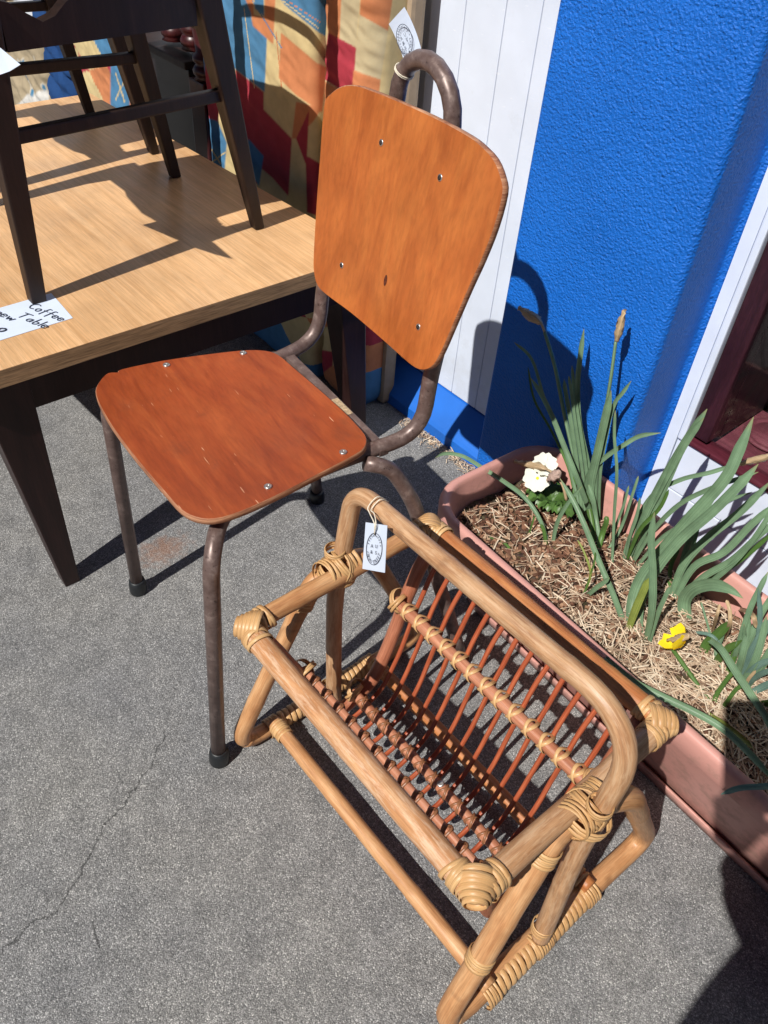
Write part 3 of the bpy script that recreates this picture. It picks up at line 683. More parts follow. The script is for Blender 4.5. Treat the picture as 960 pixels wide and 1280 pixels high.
for p in ((469, 178), (545, 222), (421, 332), (520, 409)):
    c = bendf(onpl(p, bn, BP)); m_ = MB(); m_.lathe([(.0046, -.002), (.0044, .0006), (.003, .0009)], c, bn, 14, 0); m_.lathe([(.0031, .0003), (.0030, .0012), (0, .0013)], c, bn, 14, 1); m_.build('screw', [MAT['steel'], MAT['hole']], ch)
c = bendf(onpl((475, 351), bn, BP)); m_ = MB(); vs = [c+wdir*(.0035*math.cos(a))+tdir*(.008*math.sin(a))+bn*.0003 for a in [k/8*math.pi for k in range(16)]]
m_.add(vs, [tuple(range(16))], None, 0, False); m_.build('wood_knot', plain('knot_wood', (.09, .02, .01), .4, .4, 400, .5), ch)

# ------------------------------------------------------------------ rattan magazine rack
UL, UR = -.582, -.158; VF, VB = .317, .637; VC = .477; RT = .372
rk = thing('magazine_rack', 'rattan magazine rack with hooped carrying handle and white tag, beside the terracotta planter', 'magazine rack', (-.37, VC, 0))
def nub(pts, r, seed=0, amp=.05):
    """natural cane: radius wanders, with a slight swelling at nodes"""
    out = []
    L = 0
    for i, p in enumerate(pts):
        if i: L += (p-pts[i-1]).length
        k = 1+amp*noise.noise(Vector((L*14, seed*3.1, 0)))+.05*math.exp(-(((L+seed*.07) % .19-.1)/.006)**2)
        out.append(r*k)
    return out
def cane(name, pts, r, mat, seed, parent=None, seg=16, amp=.05, wob=.0015):
    pts = dense(pts, .006)
    pts = [p+Vector((noise.noise(Vector((p.x*7, p.y*7, seed))), noise.noise(Vector((p.y*7, p.z*7, seed+5))), noise.noise(Vector((p.z*7, p.x*7, seed+9)))))*wob for p in pts]
    m_ = MB(); m_.tube(pts, nub(pts, r*.94, seed, amp), seg, v0=seed*1.7); return m_.build(name, mat, parent or rk)
def band(m_, c, ax, r, w=.004, turns=4, gap=.0042, th=.0006, tilt=.12, seed=0, seg=18, start=0.):
    """flat split-cane strip wound round an axis"""
    rg = random.Random(seed); c = Vector(c); ax = Vector(ax).normalized(); n0 = ax.orthogonal().normalized(); b0 = ax.cross(n0)
    for k in range(turns):
        off = (k-(turns-1)/2)*gap+start+rg.uniform(-.0005, .0005); tl = tilt*rg.uniform(-1, 1); ph = rg.uniform(0, 6.28); rad = r*(1+rg.uniform(0, .05))
        vs = []
        for i in range(seg):
            a = 2*math.pi*i/seg; e = n0*math.cos(a)+b0*math.sin(a); sh = off+rad*tl*math.cos(a+ph)
            vs += [c+ax*(sh-w/2)+e*(rad-.0008), c+ax*(sh-w*.38)+e*(rad+th), c+ax*(sh+w*.38)+e*(rad+th), c+ax*(sh+w/2)+e*(rad-.0008)]
        fs = [(4*i+j, 4*i+j+1, 4*((i+1) % seg)+j+1, 4*((i+1) % seg)+j) for i in range(seg) for j in range(3)]
        uv = [[(.1*j+k*.37, i*.004), (.1*j+.1+k*.37, i*.004), (.1*j+.1+k*.37, i*.004+.004), (.1*j+k*.37, i*.004+.004)] for i in range(seg) for j in range(3)]
        m_.add(vs, fs, uv)
# rails
RR = .0158
def hull_tie(m_, c1, r1, c2, r2, w, tilt, th=.0008, x0=0., seed=0):
    """flat strip laid round two parallel rods (axes along x), slanted so that two of them cross"""
    pts = []
    for c, r_ in ((c1, r1), (c2, r2)):
        for k in range(20): a = k/10*math.pi; pts.append((c[0]+r_*math.cos(a), c[1]+r_*math.sin(a)))
    pts = sorted(set(pts)); lo, up = [], []
    for seq, out in ((pts, lo), (pts[::-1], up)):
        for p in seq:
            while len(out) > 1 and (out[-1][0]-out[-2][0])*(p[1]-out[-2][1])-(out[-1][1]-out[-2][1])*(p[0]-out[-2][0]) <= 0: out.pop()
            out.append(p)
    H = lo[:-1]+up[:-1]; n = len(H); cy = sum(p[0] for p in H)/n; cz_ = sum(p[1] for p in H)/n; vs = []; rg_ = random.Random(seed)
    dy, dz = c2[0]-c1[0], c2[1]-c1[1]; L = math.hypot(dy, dz); dy, dz = dy/L, dz/L
    for y, z in H:
        q = ((y-cy)*(-dz)+(z-cz_)*dy); x = x0+tilt*q; ey, ez = y-cy, z-cz_; l_ = math.hypot(ey, ez); ey, ez = ey/l_, ez/l_
        for dx, o_ in ((-w/2, -.0002), (-w*.4, th), (w*.4, th), (w/2, -.0002)): vs.append((x+dx, y+ey*(o_+.0003), z+ez*(o_+.0003)))
    m_.add(vs, [(4*i+j, 4*i+j+1, 4*((i+1) % n)+j+1, 4*((i+1) % n)+j) for i in range(n) for j in range(3)], [[(.1*j+seed, i*.003)]*4 for i in range(n) for j in range(3)])
cane('top_rail', [(UL, VF, RT), (UR, VF, RT)], RR, MAT['cane_peel'], 1)
cane('top_rail', [(UL, VB, RT), (UR, VB, RT)], RR, MAT['cane_orange'], 2)
cane('end_rail', [(UL, VF, RT), (UL, VB, RT)], .0142, MAT['cane'], 3)
cane('end_rail', [(UR, VF, RT), (UR, VB, RT)], .0155, MAT['cane_handle'], 4)
# handle: one hoop from runner to runner
HL, HR = UL-.022, UR+.024
hp = rounded([(HL+.008, VC, .035), (HL, VC, .30), (HL, VC+.030, .500), (HR, VC+.030, .510), (HR, VC, .30), (HR+.01, VC, .035)], [0, .05, .040, .085, .05, 0], 10)
cane('handle', hp, .0136, MAT['cane_handle'], 6, amp=.04)
# end loops: apex at the end rail, legs splayed out to a runner on the ground
for u_, sd in ((HL-.005, 8), (HR+.008, 9)):
    k = 1 if u_ > -.3 else -1
    r_ = .0142 if k < 0 else .0162; zr = r_*.94+.0012
    if k > 0: lp = [(-.134, .291, zr), (-.122, .722, zr), (-.131, .560, .325), (-.146, .505, .354), (-.153, .445, .352)]
    else: lp = [(-.634, .300, zr), (-.628, .708, zr), (-.622, .560, .322), (-.614, .505, .352), (-.612, .445, .350)]
    lp = rounded(lp, [.065, .06, .045, .02, .02], 10, True); lp = lp[5:]+lp[:6]
    cane('leg_loop', lp, r_, MAT['cane'], sd)
# base rails between the runners
for vv, sd in ((.376, 10), (.582, 11)):
    cane('base_rail', [(HL-.022, vv, .036), (HR+.010, vv, .036)], .0125, MAT['cane'] if sd == 10 else MAT['cane_orange'], sd)
# the basket: end ribs, side bars, bottom bar, ribs
RP = [(.329, .360), (.348, .318), (.367, .272), (.384, .228), (.398, .165), (.418, .110), (.444, .080), (.467, .072), (.490, .078), (.528, .100), (.552, .150), (.569, .205), (.584, .262), (.604, .318), (.627, .362)]
def ribpath(u_, grow=0.): return smooth([(u_, y+(-grow if y < VC else grow), z-grow*.5) for y, z in RP], 5)
for u_, sd in ((UL+.022, 12), (UR-.022, 13)): cane('end_rib', ribpath(u_), .0118, MAT['cane_red'], sd)
bars = [((.566, .266), .0100, 14), ((.395, .236), .0062, 15), ((.490, .095), .0088, 16)]
for (y, z), r_, sd in bars: cane('side_bar' if sd < 16 else 'bottom_bar', [(UL+.018, y, z), (UR-.018, y, z)], r_, MAT['cane_pink'], sd)
m_ = MB(); pp = [p-Vector((0, VC, 0)) for p in ribpath(0.)]
rb0 = None; NR = 13; us = [-.536+i*(.332/12) for i in range(NR)]
mesh = []
for v_ in range(3):
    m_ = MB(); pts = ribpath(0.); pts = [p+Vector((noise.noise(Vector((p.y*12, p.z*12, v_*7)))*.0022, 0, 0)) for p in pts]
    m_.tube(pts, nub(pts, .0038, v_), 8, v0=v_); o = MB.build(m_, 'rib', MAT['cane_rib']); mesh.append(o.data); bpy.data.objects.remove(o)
bmsh = []
for (y, z), r_, sd in bars:
    m_ = MB()
    yo = {14: .581, 15: .3835, 16: .490}[sd]; zo = {14: .262, 15: .230, 16: .080}[sd]
    # loop round bar and rib, crossing on the bar
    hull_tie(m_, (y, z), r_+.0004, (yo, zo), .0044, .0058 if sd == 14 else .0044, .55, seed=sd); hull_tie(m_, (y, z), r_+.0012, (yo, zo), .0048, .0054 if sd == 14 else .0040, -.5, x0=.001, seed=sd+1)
    o = m_.build('tie', MAT['binding'] if sd == 14 else MAT['tie_shaded']); bmsh.append(o.data); bpy.data.objects.remove(o)
loc0 = Vector(rk.location)
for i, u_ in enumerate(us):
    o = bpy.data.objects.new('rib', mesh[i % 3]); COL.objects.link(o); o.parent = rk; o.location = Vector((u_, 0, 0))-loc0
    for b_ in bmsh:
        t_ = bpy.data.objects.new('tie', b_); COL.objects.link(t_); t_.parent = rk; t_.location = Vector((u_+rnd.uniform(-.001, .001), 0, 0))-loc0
# bindings at the joints
def bnd(fn):
    m_ = MB(); fn(m_); m_.build('binding', MAT['binding'], rk)
def corner(u_, v_, sd):
    su = 1 if u_ < -.3 else -1; sv = 1 if v_ < VC else -1; c = Vector((u_, v_, RT))
    m_ = MB(); dg = Vector((-su, -sv, 0)).normalized(); tip = c+dg*.006
    # the nested wraps that close the mitred corner
    for k in range(6):
        f = k/5; cc = c+dg*(.010-.026*f); rad = .0125+.0095*math.sin(min(1, f*1.1)*math.pi/2)
        band(m_, cc, dg, rad, .0080, 1, th=.0009, tilt=.10, seed=sd*9+k, seg=22)
    m_.lathe([(.0185, -.012), (.0180, -.002), (.0150, .004), (.0090, .0085), (.004, .010), (0, .0102)], c, dg, 22)
    band(m_, c+Vector((su*.024, 0, 0)), (1, 0, .05), RR+.0010, .0062, 4, .0052, th=.0006, seed=sd, tilt=.25)
    band(m_, c+Vector((0, sv*.024, 0)), (0, 1, .05), RR+.0006, .0062, 4, .0052, th=.0006, seed=sd+3, tilt=.25)
    for k in range(3):
        band(m_, c+Vector((su*.010, sv*.010, 0)), (su*(1 if k % 2 else .45), sv*(.45 if k % 2 else 1), .1*k), .0190+.0006*k, .0070, 1, th=.0007, seed=sd*5+k, seg=22)
    m_.build('corner_binding', MAT['binding'], rk)
for i, (u_, v_) in enumerate([(UL, VF), (UR, VF), (UL, VB), (UR, VB)]): corner(u_, v_, i+1)
for u_, k in ((UL, -1), (UR, 1)):
    hu = HL if k < 0 else HR
    # lashing where handle, end rail and leg loop meet
    def f(m_):
        c = Vector(((u_+hu)/2, VC, RT))
        band(m_, c+Vector((0, .019, 0)), (0, 1, .1), .0215, .0042, 5, .0040, seed=3, tilt=.15)
        band(m_, c+Vector((0, -.019, 0)), (0, 1, -.1), .0215, .0042, 5, .0040, seed=4, tilt=.15)
        band(m_, c, (.1, 1, .55), .0235, .0042, 4, .0042, seed=5, tilt=.1); band(m_, c, (.1, -1, .6), .0238, .0042, 4, .0042, seed=6, tilt=.1)
        band(m_, Vector((hu, VC, RT+.024)), (0, 0, 1), .0144, .0046, 3, .0042, seed=7)
        fa, fb = (Vector((-.153, .445, .352)), Vector((-.134, .291, .016))) if k > 0 else (Vector((-.612, .445, .350)), Vector((-.634, .300, .016)))
        band(m_, fa.lerp(fb, .10), fb-fa, .0164, .0048, 5, .0046, seed=8, tilt=.1)
        band(m_, Vector(((u_+hu)/2+k*.004, VC, .362)), (.1, .3, 1), .0275, .0050, 3, .0046, seed=17, tilt=.15)
    bnd(f)
    lo = -.1245 if k > 0 else -.631; zr = .0155
    # runner: spiral strip wound along it, and lashings at each base rail and at the foot of the handle
    def f(m_):
        rr_ = (.0142 if k < 0 else .0158)+.0012
        for vv in (.376, .582): band(m_, (lo, vv, zr), (0, 1, 0), rr_+.001, .0045, 5, .0046, seed=11, tilt=.05)
        band(m_, (lo, VC, zr), (0, 1, 0), rr_+.001, .0045, 7, .0046, seed=12, tilt=.05)
        v_ = .395
        while v_ < .575:
            band(m_, (lo, v_, zr), (.15, 1, 0), rr_-.0006, .0082, 1, seed=int(v_*1000), tilt=.03, th=.0004); v_ += .0098
    bnd(f)
    for vv in (.376, .582):
        bnd(lambda m_: band(m_, (lo-k*.026, vv, .034), (1, 0, 0), .0138, .0045, 6, .0044, seed=21, tilt=.12))
    bnd(lambda m_: band(m_, (hu+k*.006, VC, .062), (0, 0, 1), .0145, .0045, 4, .0044, seed=23, tilt=.2))
    # strips where the basket's end rib crosses the side bars
    uu = UL+.022 if k < 0 else UR-.022
    for (y, z), r_, sd in bars: bnd(lambda m_: (band(m_, (uu, y+(.006 if y > VC else -.006), z), (.6, .3, .7), .0185, .0045, 2, .0045, seed=sd), band(m_, (uu, y, z), (1, .2, -.5), .0165, .0045, 2, .0045, seed=sd+1)))
    # collars on the splayed legs
    for yy, zz in ((.415, .235), (.543, .235)):
        pass
bnd(lambda m_: band(m_, Vector((-.153, .445, .352)).lerp(Vector((-.134, .291, .016)), .60), (.019, -.154, -.336), .0164, .0050, 4, .0046, seed=31, tilt=.12))
m_ = MB(); m_.lathe([(.0055, 0), (.0055, .002), (.003, .0026), (0, .002)], (-.353, .489, .104), (0, -.3, 1), 16); m_.build('screw', MAT['steel'], rk)

# ------------------------------------------------------------------ swing tags with a round stamp
def text_mesh(m_, s_, o, ex, ey, nz, size, mi):
    cu = bpy.data.curves.new('t', 'FONT'); cu.body = s_; cu.size = 1; cu.align_x = 'CENTER'; cu.align_y = 'CENTER'; cu.resolution_u = 2
    ob = bpy.data.objects.new('t', cu); COL.objects.link(ob)
    me = bpy.data.meshes.new_from_object(ob.evaluated_get(bpy.context.evaluated_depsgraph_get()))
    m_.add([o+ex*(v.co.x*size)+ey*(v.co.y*size)+nz*.0004 for v in me.vertices], [tuple(p.vertices) for p in me.polygons], None, mi, False)
    bpy.data.objects.remove(ob); bpy.data.curves.remove(cu); bpy.data.meshes.remove(me)
def swing_tag(name, label, q, parent_loc, oval, hole, curl=0.):
    """q: four world corners (top-left, top-right, bottom-right, bottom-left)"""
    t = thing(name, label, 'price tag', parent_loc, 0, 'stamped swing tags tied to the furniture')
    tl, tr, br, bl = q; ex = (tr-tl); W = ex.length; ex = ex/W; ey = (tl-bl); H = ey.length; ey = ey/H; nz = ex.cross(ey).normalized()
    if nz.dot(Vector(CAM)-tl) < 0: nz = -nz
    m_ = MB(); n_ = 8; vs = []
    for j in range(n_+1):
        for i in range(2):
            a = tl.lerp(tr, i); b = bl.lerp(br, i); p = a.lerp(b, j/n_)+nz*(curl*((j/n_-.5)**2-.25)*4); vs += [p, p-nz*.0006]
    fs = []
    for j in range(n_):
        a = 4*j; fs += [(a, a+2, a+6, a+4), (a+1, a+5, a+7, a+3), (a, a+4, a+5, a+1), (a+2, a+3, a+7, a+6)]
    fs += [(0, 1, 3, 2), (4*n_, 4*n_+2, 4*n_+3, 4*n_+1)]
    m_.add(vs, fs, None, 0, False); m_.build('card', MAT['card'], t)
    c = (tl+tr+br+bl)/4+ey*oval[2]*H-nz*(-.0012); a_, b_ = oval[0]*W, oval[1]*H
    m_ = MB()
    ring = [c+ex*(a_*math.cos(x))+ey*(b_*math.sin(x)) for x in [k/20*math.pi for k in range(40)]]; m_.tube(ring, .0004, 5, 1, closed=True)
    nzz = nz
    lt = 'CROSS STREET'
    for i, chr_ in enumerate(lt):
        x = math.radians(200+i*140/11); p = c+ex*(a_*.80*math.cos(x))+ey*(b_*.84*math.sin(x)); tn = (ex*(-a_*math.sin(x))+ey*(b_*math.cos(x))).normalized(); text_mesh(m_, chr_, p, tn, nz.cross(tn), nz, .0046*W/.032, 1)
    for i in range(11):
        x = math.radians(160-i*14); p = c+ex*(a_*.80*math.cos(x))+ey*(b_*.84*math.sin(x)); rdv = (p-c).normalized(); tn = nz.cross(rdv)
        m_.tube([p-rdv*.0013, p+rdv*.0013], .00025, 4, 1)
        if i % 2: m_.tube([p+rdv*.0011-tn*.0008, p+rdv*.0011+tn*.0008], .00025, 4, 1)
        else: m_.tube([p-tn*.0008, p+tn*.0008], .00025, 4, 1)
    for (gx, gy, s_) in ((-.22, .18, 'A'), (.22, .2, 'U'), (-.22, -.2, '&'), (.22, -.2, 'S')): text_mesh(m_, s_, c+ex*(a_*gx*1.3)+ey*(b_*gy), ex, ey, nz, .0056*W/.032, 1)
    m_.build('stamp', [MAT['card'], MAT['ink']], t)
    h = tl.lerp(tr, hole[0]).lerp(bl.lerp(br, hole[0]), hole[1])+nz*.0012
    m_ = MB(); m_.add([h+ex*(.0017*math.cos(x))+ey*(.0026*math.sin(x)) for x in [k/6*math.pi for k in range(12)]], [tuple(range(12))], None, 0, False); m_.build('hole', MAT['hole'], t)
    return t, h, nz
vt = .482
q = [V((457, 653), vt), V((484, 657), vt), V((481, 716), vt-.004), V((453, 711), vt-.004)]
t1, h, nz = swing_tag('swing_tag', 'white stamped tag hanging from the rack handle on string', q, (-.55, .46, .5), (.37, .335, -.02), (.5, .2))
m_ = MB(); hw = V((472, 640), .505); hw.z = .503
for dx_ in (-.003, .003):
    m_.tube(smooth([h+nz*.001, V((469+dx_*300, 655), .478), V((465+dx_*900, 642), .487), Vector((hw.x+dx_, .491, hw.z+.006)), Vector((hw.x+dx_, .505, hw.z+.0155)), Vector((hw.x+dx_, .5205, hw.z+.003))], 5), .0008, 5)
m_.build('string', MAT['string'], t1)
dt = .648
t2q = []
for p in ((486, 30), (505, 9), (527, 66), (507, 86)): t2q.append(onpl(p, (sz*-1, cz, 0), CW(0, dt+.02, 0)))
t2, h, nz = swing_tag('swing_tag', 'white stamped tag tied to the chair back loop, standing up against the wall', t2q, (-.83, .70, .95), (.40, .30, -.02), (.5, .82), curl=.003)
m_ = MB(); aa = math.pi*.80; lc = CW(X0+.060*math.cos(aa), .664, .876+.058*math.sin(aa)); tn = (CW(X0+.060*math.cos(aa+.1), .664, .876+.058*math.sin(aa+.1))-lc).normalized(); e1 = tn.orthogonal().normalized(); e2 = tn.cross(e1)
for o_ in (-.001, .0012): m_.tube([lc+tn*(o_+.002*math.sin(x))+e1*(.0130*math.cos(x))+e2*(.0130*math.sin(x)) for x in [k/8*math.pi for k in range(16)]], .0008, 5, closed=True)
m_.tube([lc+(h-lc).normalized()*.0125, h+nz*.001], .0008, 5)
m_.build('string', MAT['string'], t2)

# ------------------------------------------------------------------ terracotta planter box on its drip tray
PU0, PU1, PV0, PV1, PZ = -.732, .42, .758, 1.084, .25
def rrect(u0, u1, v0, v1, r_, z, n=8):
    out = []
    for cx, cy, a0 in ((u1-r_, v0+r_, -90), (u1-r_, v1-r_, 0), (u0+r_, v1-r_, 90), (u0+r_, v0+r_, 180)):
        for k in range(n+1):
            a = math.radians(a0+90*k/n); out.append((cx+r_*math.cos(a), cy+r_*math.sin(a), z))
    return out
def loft(m_, loops, cap0=False, cap1=False):
    n = len(loops[0]); vs = [p for l_ in loops for p in l_]; fs = []
    for i in range(len(loops)-1):
        for k in range(n): fs.append((i*n+k, i*n+(k+1) % n, (i+1)*n+(k+1) % n, (i+1)*n+k))
    if cap0: fs.append(tuple(reversed(range(n))))
    if cap1: fs.append(tuple((len(loops)-1)*n+k for k in range(n)))
    m_.add(vs, fs)
pl = thing('planter_box', 'long terracotta pink plastic planter box against the wall behind the magazine rack', 'planter', (-.16, .95, 0))
PROT = math.radians(-2.6); PCX, PCY = -.45, .92
def prot(x, y):
    a, b = x-PCX, y-PCY; return PCX+a*math.cos(PROT)-b*math.sin(PROT), PCY+a*math.sin(PROT)+b*math.cos(PROT)
def PL(ins, z, r_=.088): return [(*prot(x, y), z) for x, y, z in rrect(PU0+ins, PU1-ins, PV0+ins, PV1-ins, max(.02, r_-ins*.5), z)]
m_ = MB()
loft(m_, [PL(.080, .012), PL(.078, .016), PL(.017, .197), PL(.015, .203), PL(.003, .205), PL(.001, .208), PL(0, .241), PL(.002, .247), PL(.006, PZ), PL(.013, PZ), PL(.016, .247), PL(.018, .240), PL(.032, .170), PL(.05, .12)], True, True)
m_.build('planter_body', MAT['terracotta'], pl)
m_ = MB()
loft(m_, [PL(.075, .0006), PL(.069, .001), PL(.065, .022), PL(.066, .0235), PL(.069, .0235), PL(.071, .02), PL(.075, .006), PL(.085, .006)], True, True)
m_.build('drip_tray', MAT['terracotta'], pl)
def m_soil():
    q = N('potting_soil'); v = q.mapping((1, 1, 1)); n1 = q.noise(v, 90, 6, .7); n2 = q.vor(v, 150)
    c = q.ramp(n1, [(.3, (.035, .022, .015)), (.5, (.10, .065, .042)), (.7, (.22, .15, .10))]); c = q.mix(.3, c, q.mix(1., c, n2, 'MULTIPLY'))
    return q.out(c, .95, q.bump(n1, .9, .006), .1)
SZ0 = .19
def soilh(x, y): return SZ0+.012*noise.noise(Vector((x*9, y*9, 2)))+.006*noise.noise(Vector((x*30, y*30, 5)))
m_ = MB(); nx, ny = 150, 44; vs = []
for j in range(ny):
    for i in range(nx):
        x = PU0+.03+(PU1-PU0-.06)*i/(nx-1); y = PV0+.028+(PV1-PV0-.056)*j/(ny-1)
        # round the sheet's corners to follow the box
        r_ = .085; cx = min(max(x, PU0+.028+r_), PU1-.028-r_); cy = min(max(y, PV0+.026+r_), PV1-.026-r_); d_ = Vector((x-cx, y-cy))
        if abs(d_.x) > 1e-6 and abs(d_.y) > 1e-6: m__ = max(abs(d_.x), abs(d_.y)); d_ = d_.normalized()*m__; x, y = cx+d_.x, cy+d_.y
        x, y = prot(x, y); vs.append((x, y, soilh(x, y)))
m_.add(vs, [(j*nx+i, j*nx+i+1, (j+1)*nx+i+1, (j+1)*nx+i) for j in range(ny-1) for i in range(nx-1)])
tag(m_.build('soil', m_soil()), 'dark potting soil filling the planter box', 'soil', kind='stuff')
MS = islands('straw_mulch', [(0, (.24, .15, .10)), (.35, (.44, .31, .21)), (.7, (.62, .48, .34)), (1, (.76, .65, .50))])
MC = islands('bark_chip', [(0, (.07, .03, .018)), (.45, (.19, .09, .055)), (.8, (.34, .19, .11)), (1, (.50, .36, .24))])
def straw(m_, c, a, L, w_, up, rg):
    d_ = Vector((math.cos(a), math.sin(a), rg.uniform(-.12, .2))); s_ = Vector((-math.sin(a), math.cos(a), 0))*w_; bow = Vector((rg.uniform(-1, 1)*L*.07, rg.uniform(-1, 1)*L*.07, rg.uniform(0, .08)*L))
    p = [c-d_*L/2, c+bow, c+d_*L/2]; vs = []
    for k, x in enumerate(p): t = w_*.6; vs += [x-s_, x+Vector((0, 0, t)), x+s_]
    m_.add(vs, [(0, 3, 4, 1), (1, 4, 5, 2), (3, 6, 7, 4), (4, 7, 8, 5)], None, 0, False)
rg = random.Random(3)
m_ = MB()
for k in range(9000):
    x = rg.uniform(PU0+.05, PU1-.05); y = rg.uniform(PV0+.036, PV1-.036)
    dens = .16+.84*max(0, min(1, (x+.52)*3.2))
    if rg.random() > dens: continue
    x, y = prot(x, y)
    straw(m_, Vector((x, y, soilh(x, y)+.002+rg.random()*.007)), rg.uniform(0, 6.3), rg.uniform(.010, .046), rg.uniform(.0004, .0014), 0, rg)
tag(m_.build('straw_mulch', MS), 'pale straw mulch scattered on the planter soil', 'mulch', kind='stuff')
m_ = MB()
for k in range(5200):
    x = rg.uniform(PU0+.045, PU1-.05); y = rg.uniform(PV0+.034, PV1-.034)
    if x > -.40 and rg.random() > .28: continue
    x, y = prot(x, y)
    a, b, c_ = rg.uniform(.002, .009), rg.uniform(.001, .0038), rg.uniform(.0005, .0016); M4 = Matrix.Translation((x, y, soilh(x, y)+.002+rg.random()*.004)) @ Matrix.Rotation(rg.uniform(0, 6.3), 4, 'Z') @ Matrix.Rotation(rg.uniform(-.5, .5), 4, 'X') @ Matrix.Rotation(rg.uniform(-.5, .5), 4, 'Y')
    q8 = [(-a, -b, -c_), (a, -b*.7, -c_), (a*.8, b, -c_), (-a, b, -c_), (-a*.8, -b, c_), (a, -b*.8, c_), (a, b*.8, c_), (-a, b*.8, c_)]
    m_.add([M4 @ Vector(p) for p in q8], [(3, 2, 1, 0), (4, 5, 6, 7), (0, 1, 5, 4), (1, 2, 6, 5), (2, 3, 7, 6), (3, 0, 4, 7)], None, 0, False)
tag(m_.build('bark_mulch', MC), 'brown bark chips on the planter soil', 'mulch', kind='stuff')
m_ = MB()
for k in range(420):
    x = rg.uniform(-1.16, -.72); y = 1.136-abs(rg.gauss(0, .018))
    straw(m_, Vector((x, y, .002+rg.random()*.004)), rg.uniform(0, 6.3), rg.uniform(.005, .02), rg.uniform(.0005, .0012), 0, rg)
a, b = Z((556, 548), .004), Z((583, 590), .004); straw(m_, (a+b)/2, math.atan2(b.y-a.y, b.x-a.x), (b-a).length, .0016, 0, rg)
tag(m_.build('leaf_litter', MS), 'dry straw and crumbs along the foot of the blue plinth', 'litter', kind='stuff')

# ------------------------------------------------------------------ plants
def m_leaf(name, c1, c2, tip=None):
    q = N(name); v = q.mapping((30, 1, 1), 'UV'); g = q.noise(v, 6, 3); vo = q.mapping((1, 1, 1)); b = q.noise(vo, 30, 4)
    c = q.ramp(g, [(.3, c1), (.7, c2)]); c = q.mix(1., c, q.ramp(b, [(.3, .8), (.7, 1.15)]), 'MULTIPLY')
    vv = q.mapping((26, 1.2, 1), 'UV'); st_ = q.noise(vv, 1, 2, .5); c = q.mix(1., c, q.ramp(st_, [(.38, .72), (.62, 1.15)]), 'MULTIPLY')
    if tip:
        sp = q.n('SeparateXYZ'); q.l(q.tc.outputs['UV'], sp.inputs[0]); c = q.mix(q.ramp(sp.outputs[1], [(tip[1], 0.), (min(1, tip[1]+.12), 1.)]), c, tip[0])
    m = q.out(c, .38, q.bump(g, .25, .0006), .4)
    t = q.n('BsdfTranslucent'); q.l(c, t.inputs[0]); mx = q.n('MixShader'); mx.inputs[0].default_value = .18
    q.l(q.b.outputs[0], mx.inputs[1]); q.l(t.outputs[0], mx.inputs[2]); q.l(mx.outputs[0], q.t.nodes['Material Output'].inputs['Surface'])
    return m
LF = m_leaf('daffodil_leaf', (.155, .26, .145), (.24, .37, .22), ((.30, .30, .14), .93))
LG = m_leaf('fresh_green_leaf', (.075, .16, .035), (.13, .25, .06))
LY = m_leaf('yellowing_leaf', (.22, .28, .06), (.36, .42, .10))
LB = m_leaf('blue_green_leaf', (.13, .23, .19), (.20, .32, .26))
LD = m_leaf('dry_leaf', (.50, .34, .18), (.70, .53, .33))
def leaf(parent, px, v0, v1, w_, mat=LF, name='leaf', base_soil=True, zfix=None, blunt=.06, fold=.55, basew=.7, twist=0.):
    n = len(px); P = []
    for i, p in enumerate(px):
        t = i/(n-1)
        if zfix is not None: P.append(Z(p, zfix[i] if isinstance(zfix, list) else zfix)); continue
        P.append(V(p, v0+(v1-v0)*t))
    if base_soil and zfix is None:
        b = Z(px[0], SZ0-.004); P[0] = b
    C = smooth(P, 6); n = len(C); vs = []; uv = []; w_ = w_*.68; blunt = max(blunt, .14) if w_ > .008 else blunt
    view = Vector(CAM)
    for i, c in enumerate(C):
        t = i/(n-1); tn = (C[min(n-1, i+1)]-C[max(0, i-1)]).normalized()
        vd = (view-c).normalized(); s_ = tn.cross(vd).normalized()
        if twist: s_ = (Matrix.Rotation(twist*(.3+t), 3, tn) @ s_)
        nn = s_.cross(tn).normalized()
        ww = w_*.5*(basew+(1-basew)*min(1, t*3))*min(1, ((1-t)/blunt)**.75 if t > 1-blunt else 1)*(1-.25*t)
        ww = max(ww, .0004)
        vs += [c-s_*ww+nn*ww*fold, c-s_*ww*.5+nn*ww*fold*.25, c, c+s_*ww*.5+nn*ww*fold*.25, c+s_*ww+nn*ww*fold]
    fs = [(5*i+k, 5*i+k+1, 5*i+k+6, 5*i+k+5) for i in range(n-1) for k in range(4)]
    uvs = [[(k/4, i/(n-1)), ((k+1)/4, i/(n-1)), ((k+1)/4, (i+1)/(n-1)), (k/4, (i+1)/(n-1))] for i in range(n-1) for k in range(4)]
    nv = len(vs); cs = [C[i//5] for i in range(nv)]
    # give the blade a thickness
    off = []
    for i, p in enumerate(vs):
        c = C[i//5]; off.append(p-(view-c).normalized()*.0007)
    m_ = MB(); m_.add(vs, fs, uvs); m_.add(off, [tuple(reversed(f)) for f in fs], [list(reversed(u)) for u in uvs])
    b = 0; ed = []
    for i in range(n-1):
        for k in (0, 4): ed.append((5*i+k, 5*(i+1)+k, nv+5*(i+1)+k, nv+5*i+k))
    m_.add(vs+off, ed, [[(0, .5)]*4]*len(ed))
    return m_.build(name, mat, parent)
def stem(parent, px, v0, v1, r_, mat, name='stem', soil=True):
    n = len(px); P = [V(p, v0+(v1-v0)*i/(n-1)) for i, p in enumerate(px)]
    if soil: P[0] = Z(px[0], SZ0-.004)
    m_ = MB(); C = smooth(P, 6); m_.tube(C, [r_*(1-.25*i/len(C)) for i in range(len(C))], 8); return m_.build(name, mat, parent), P
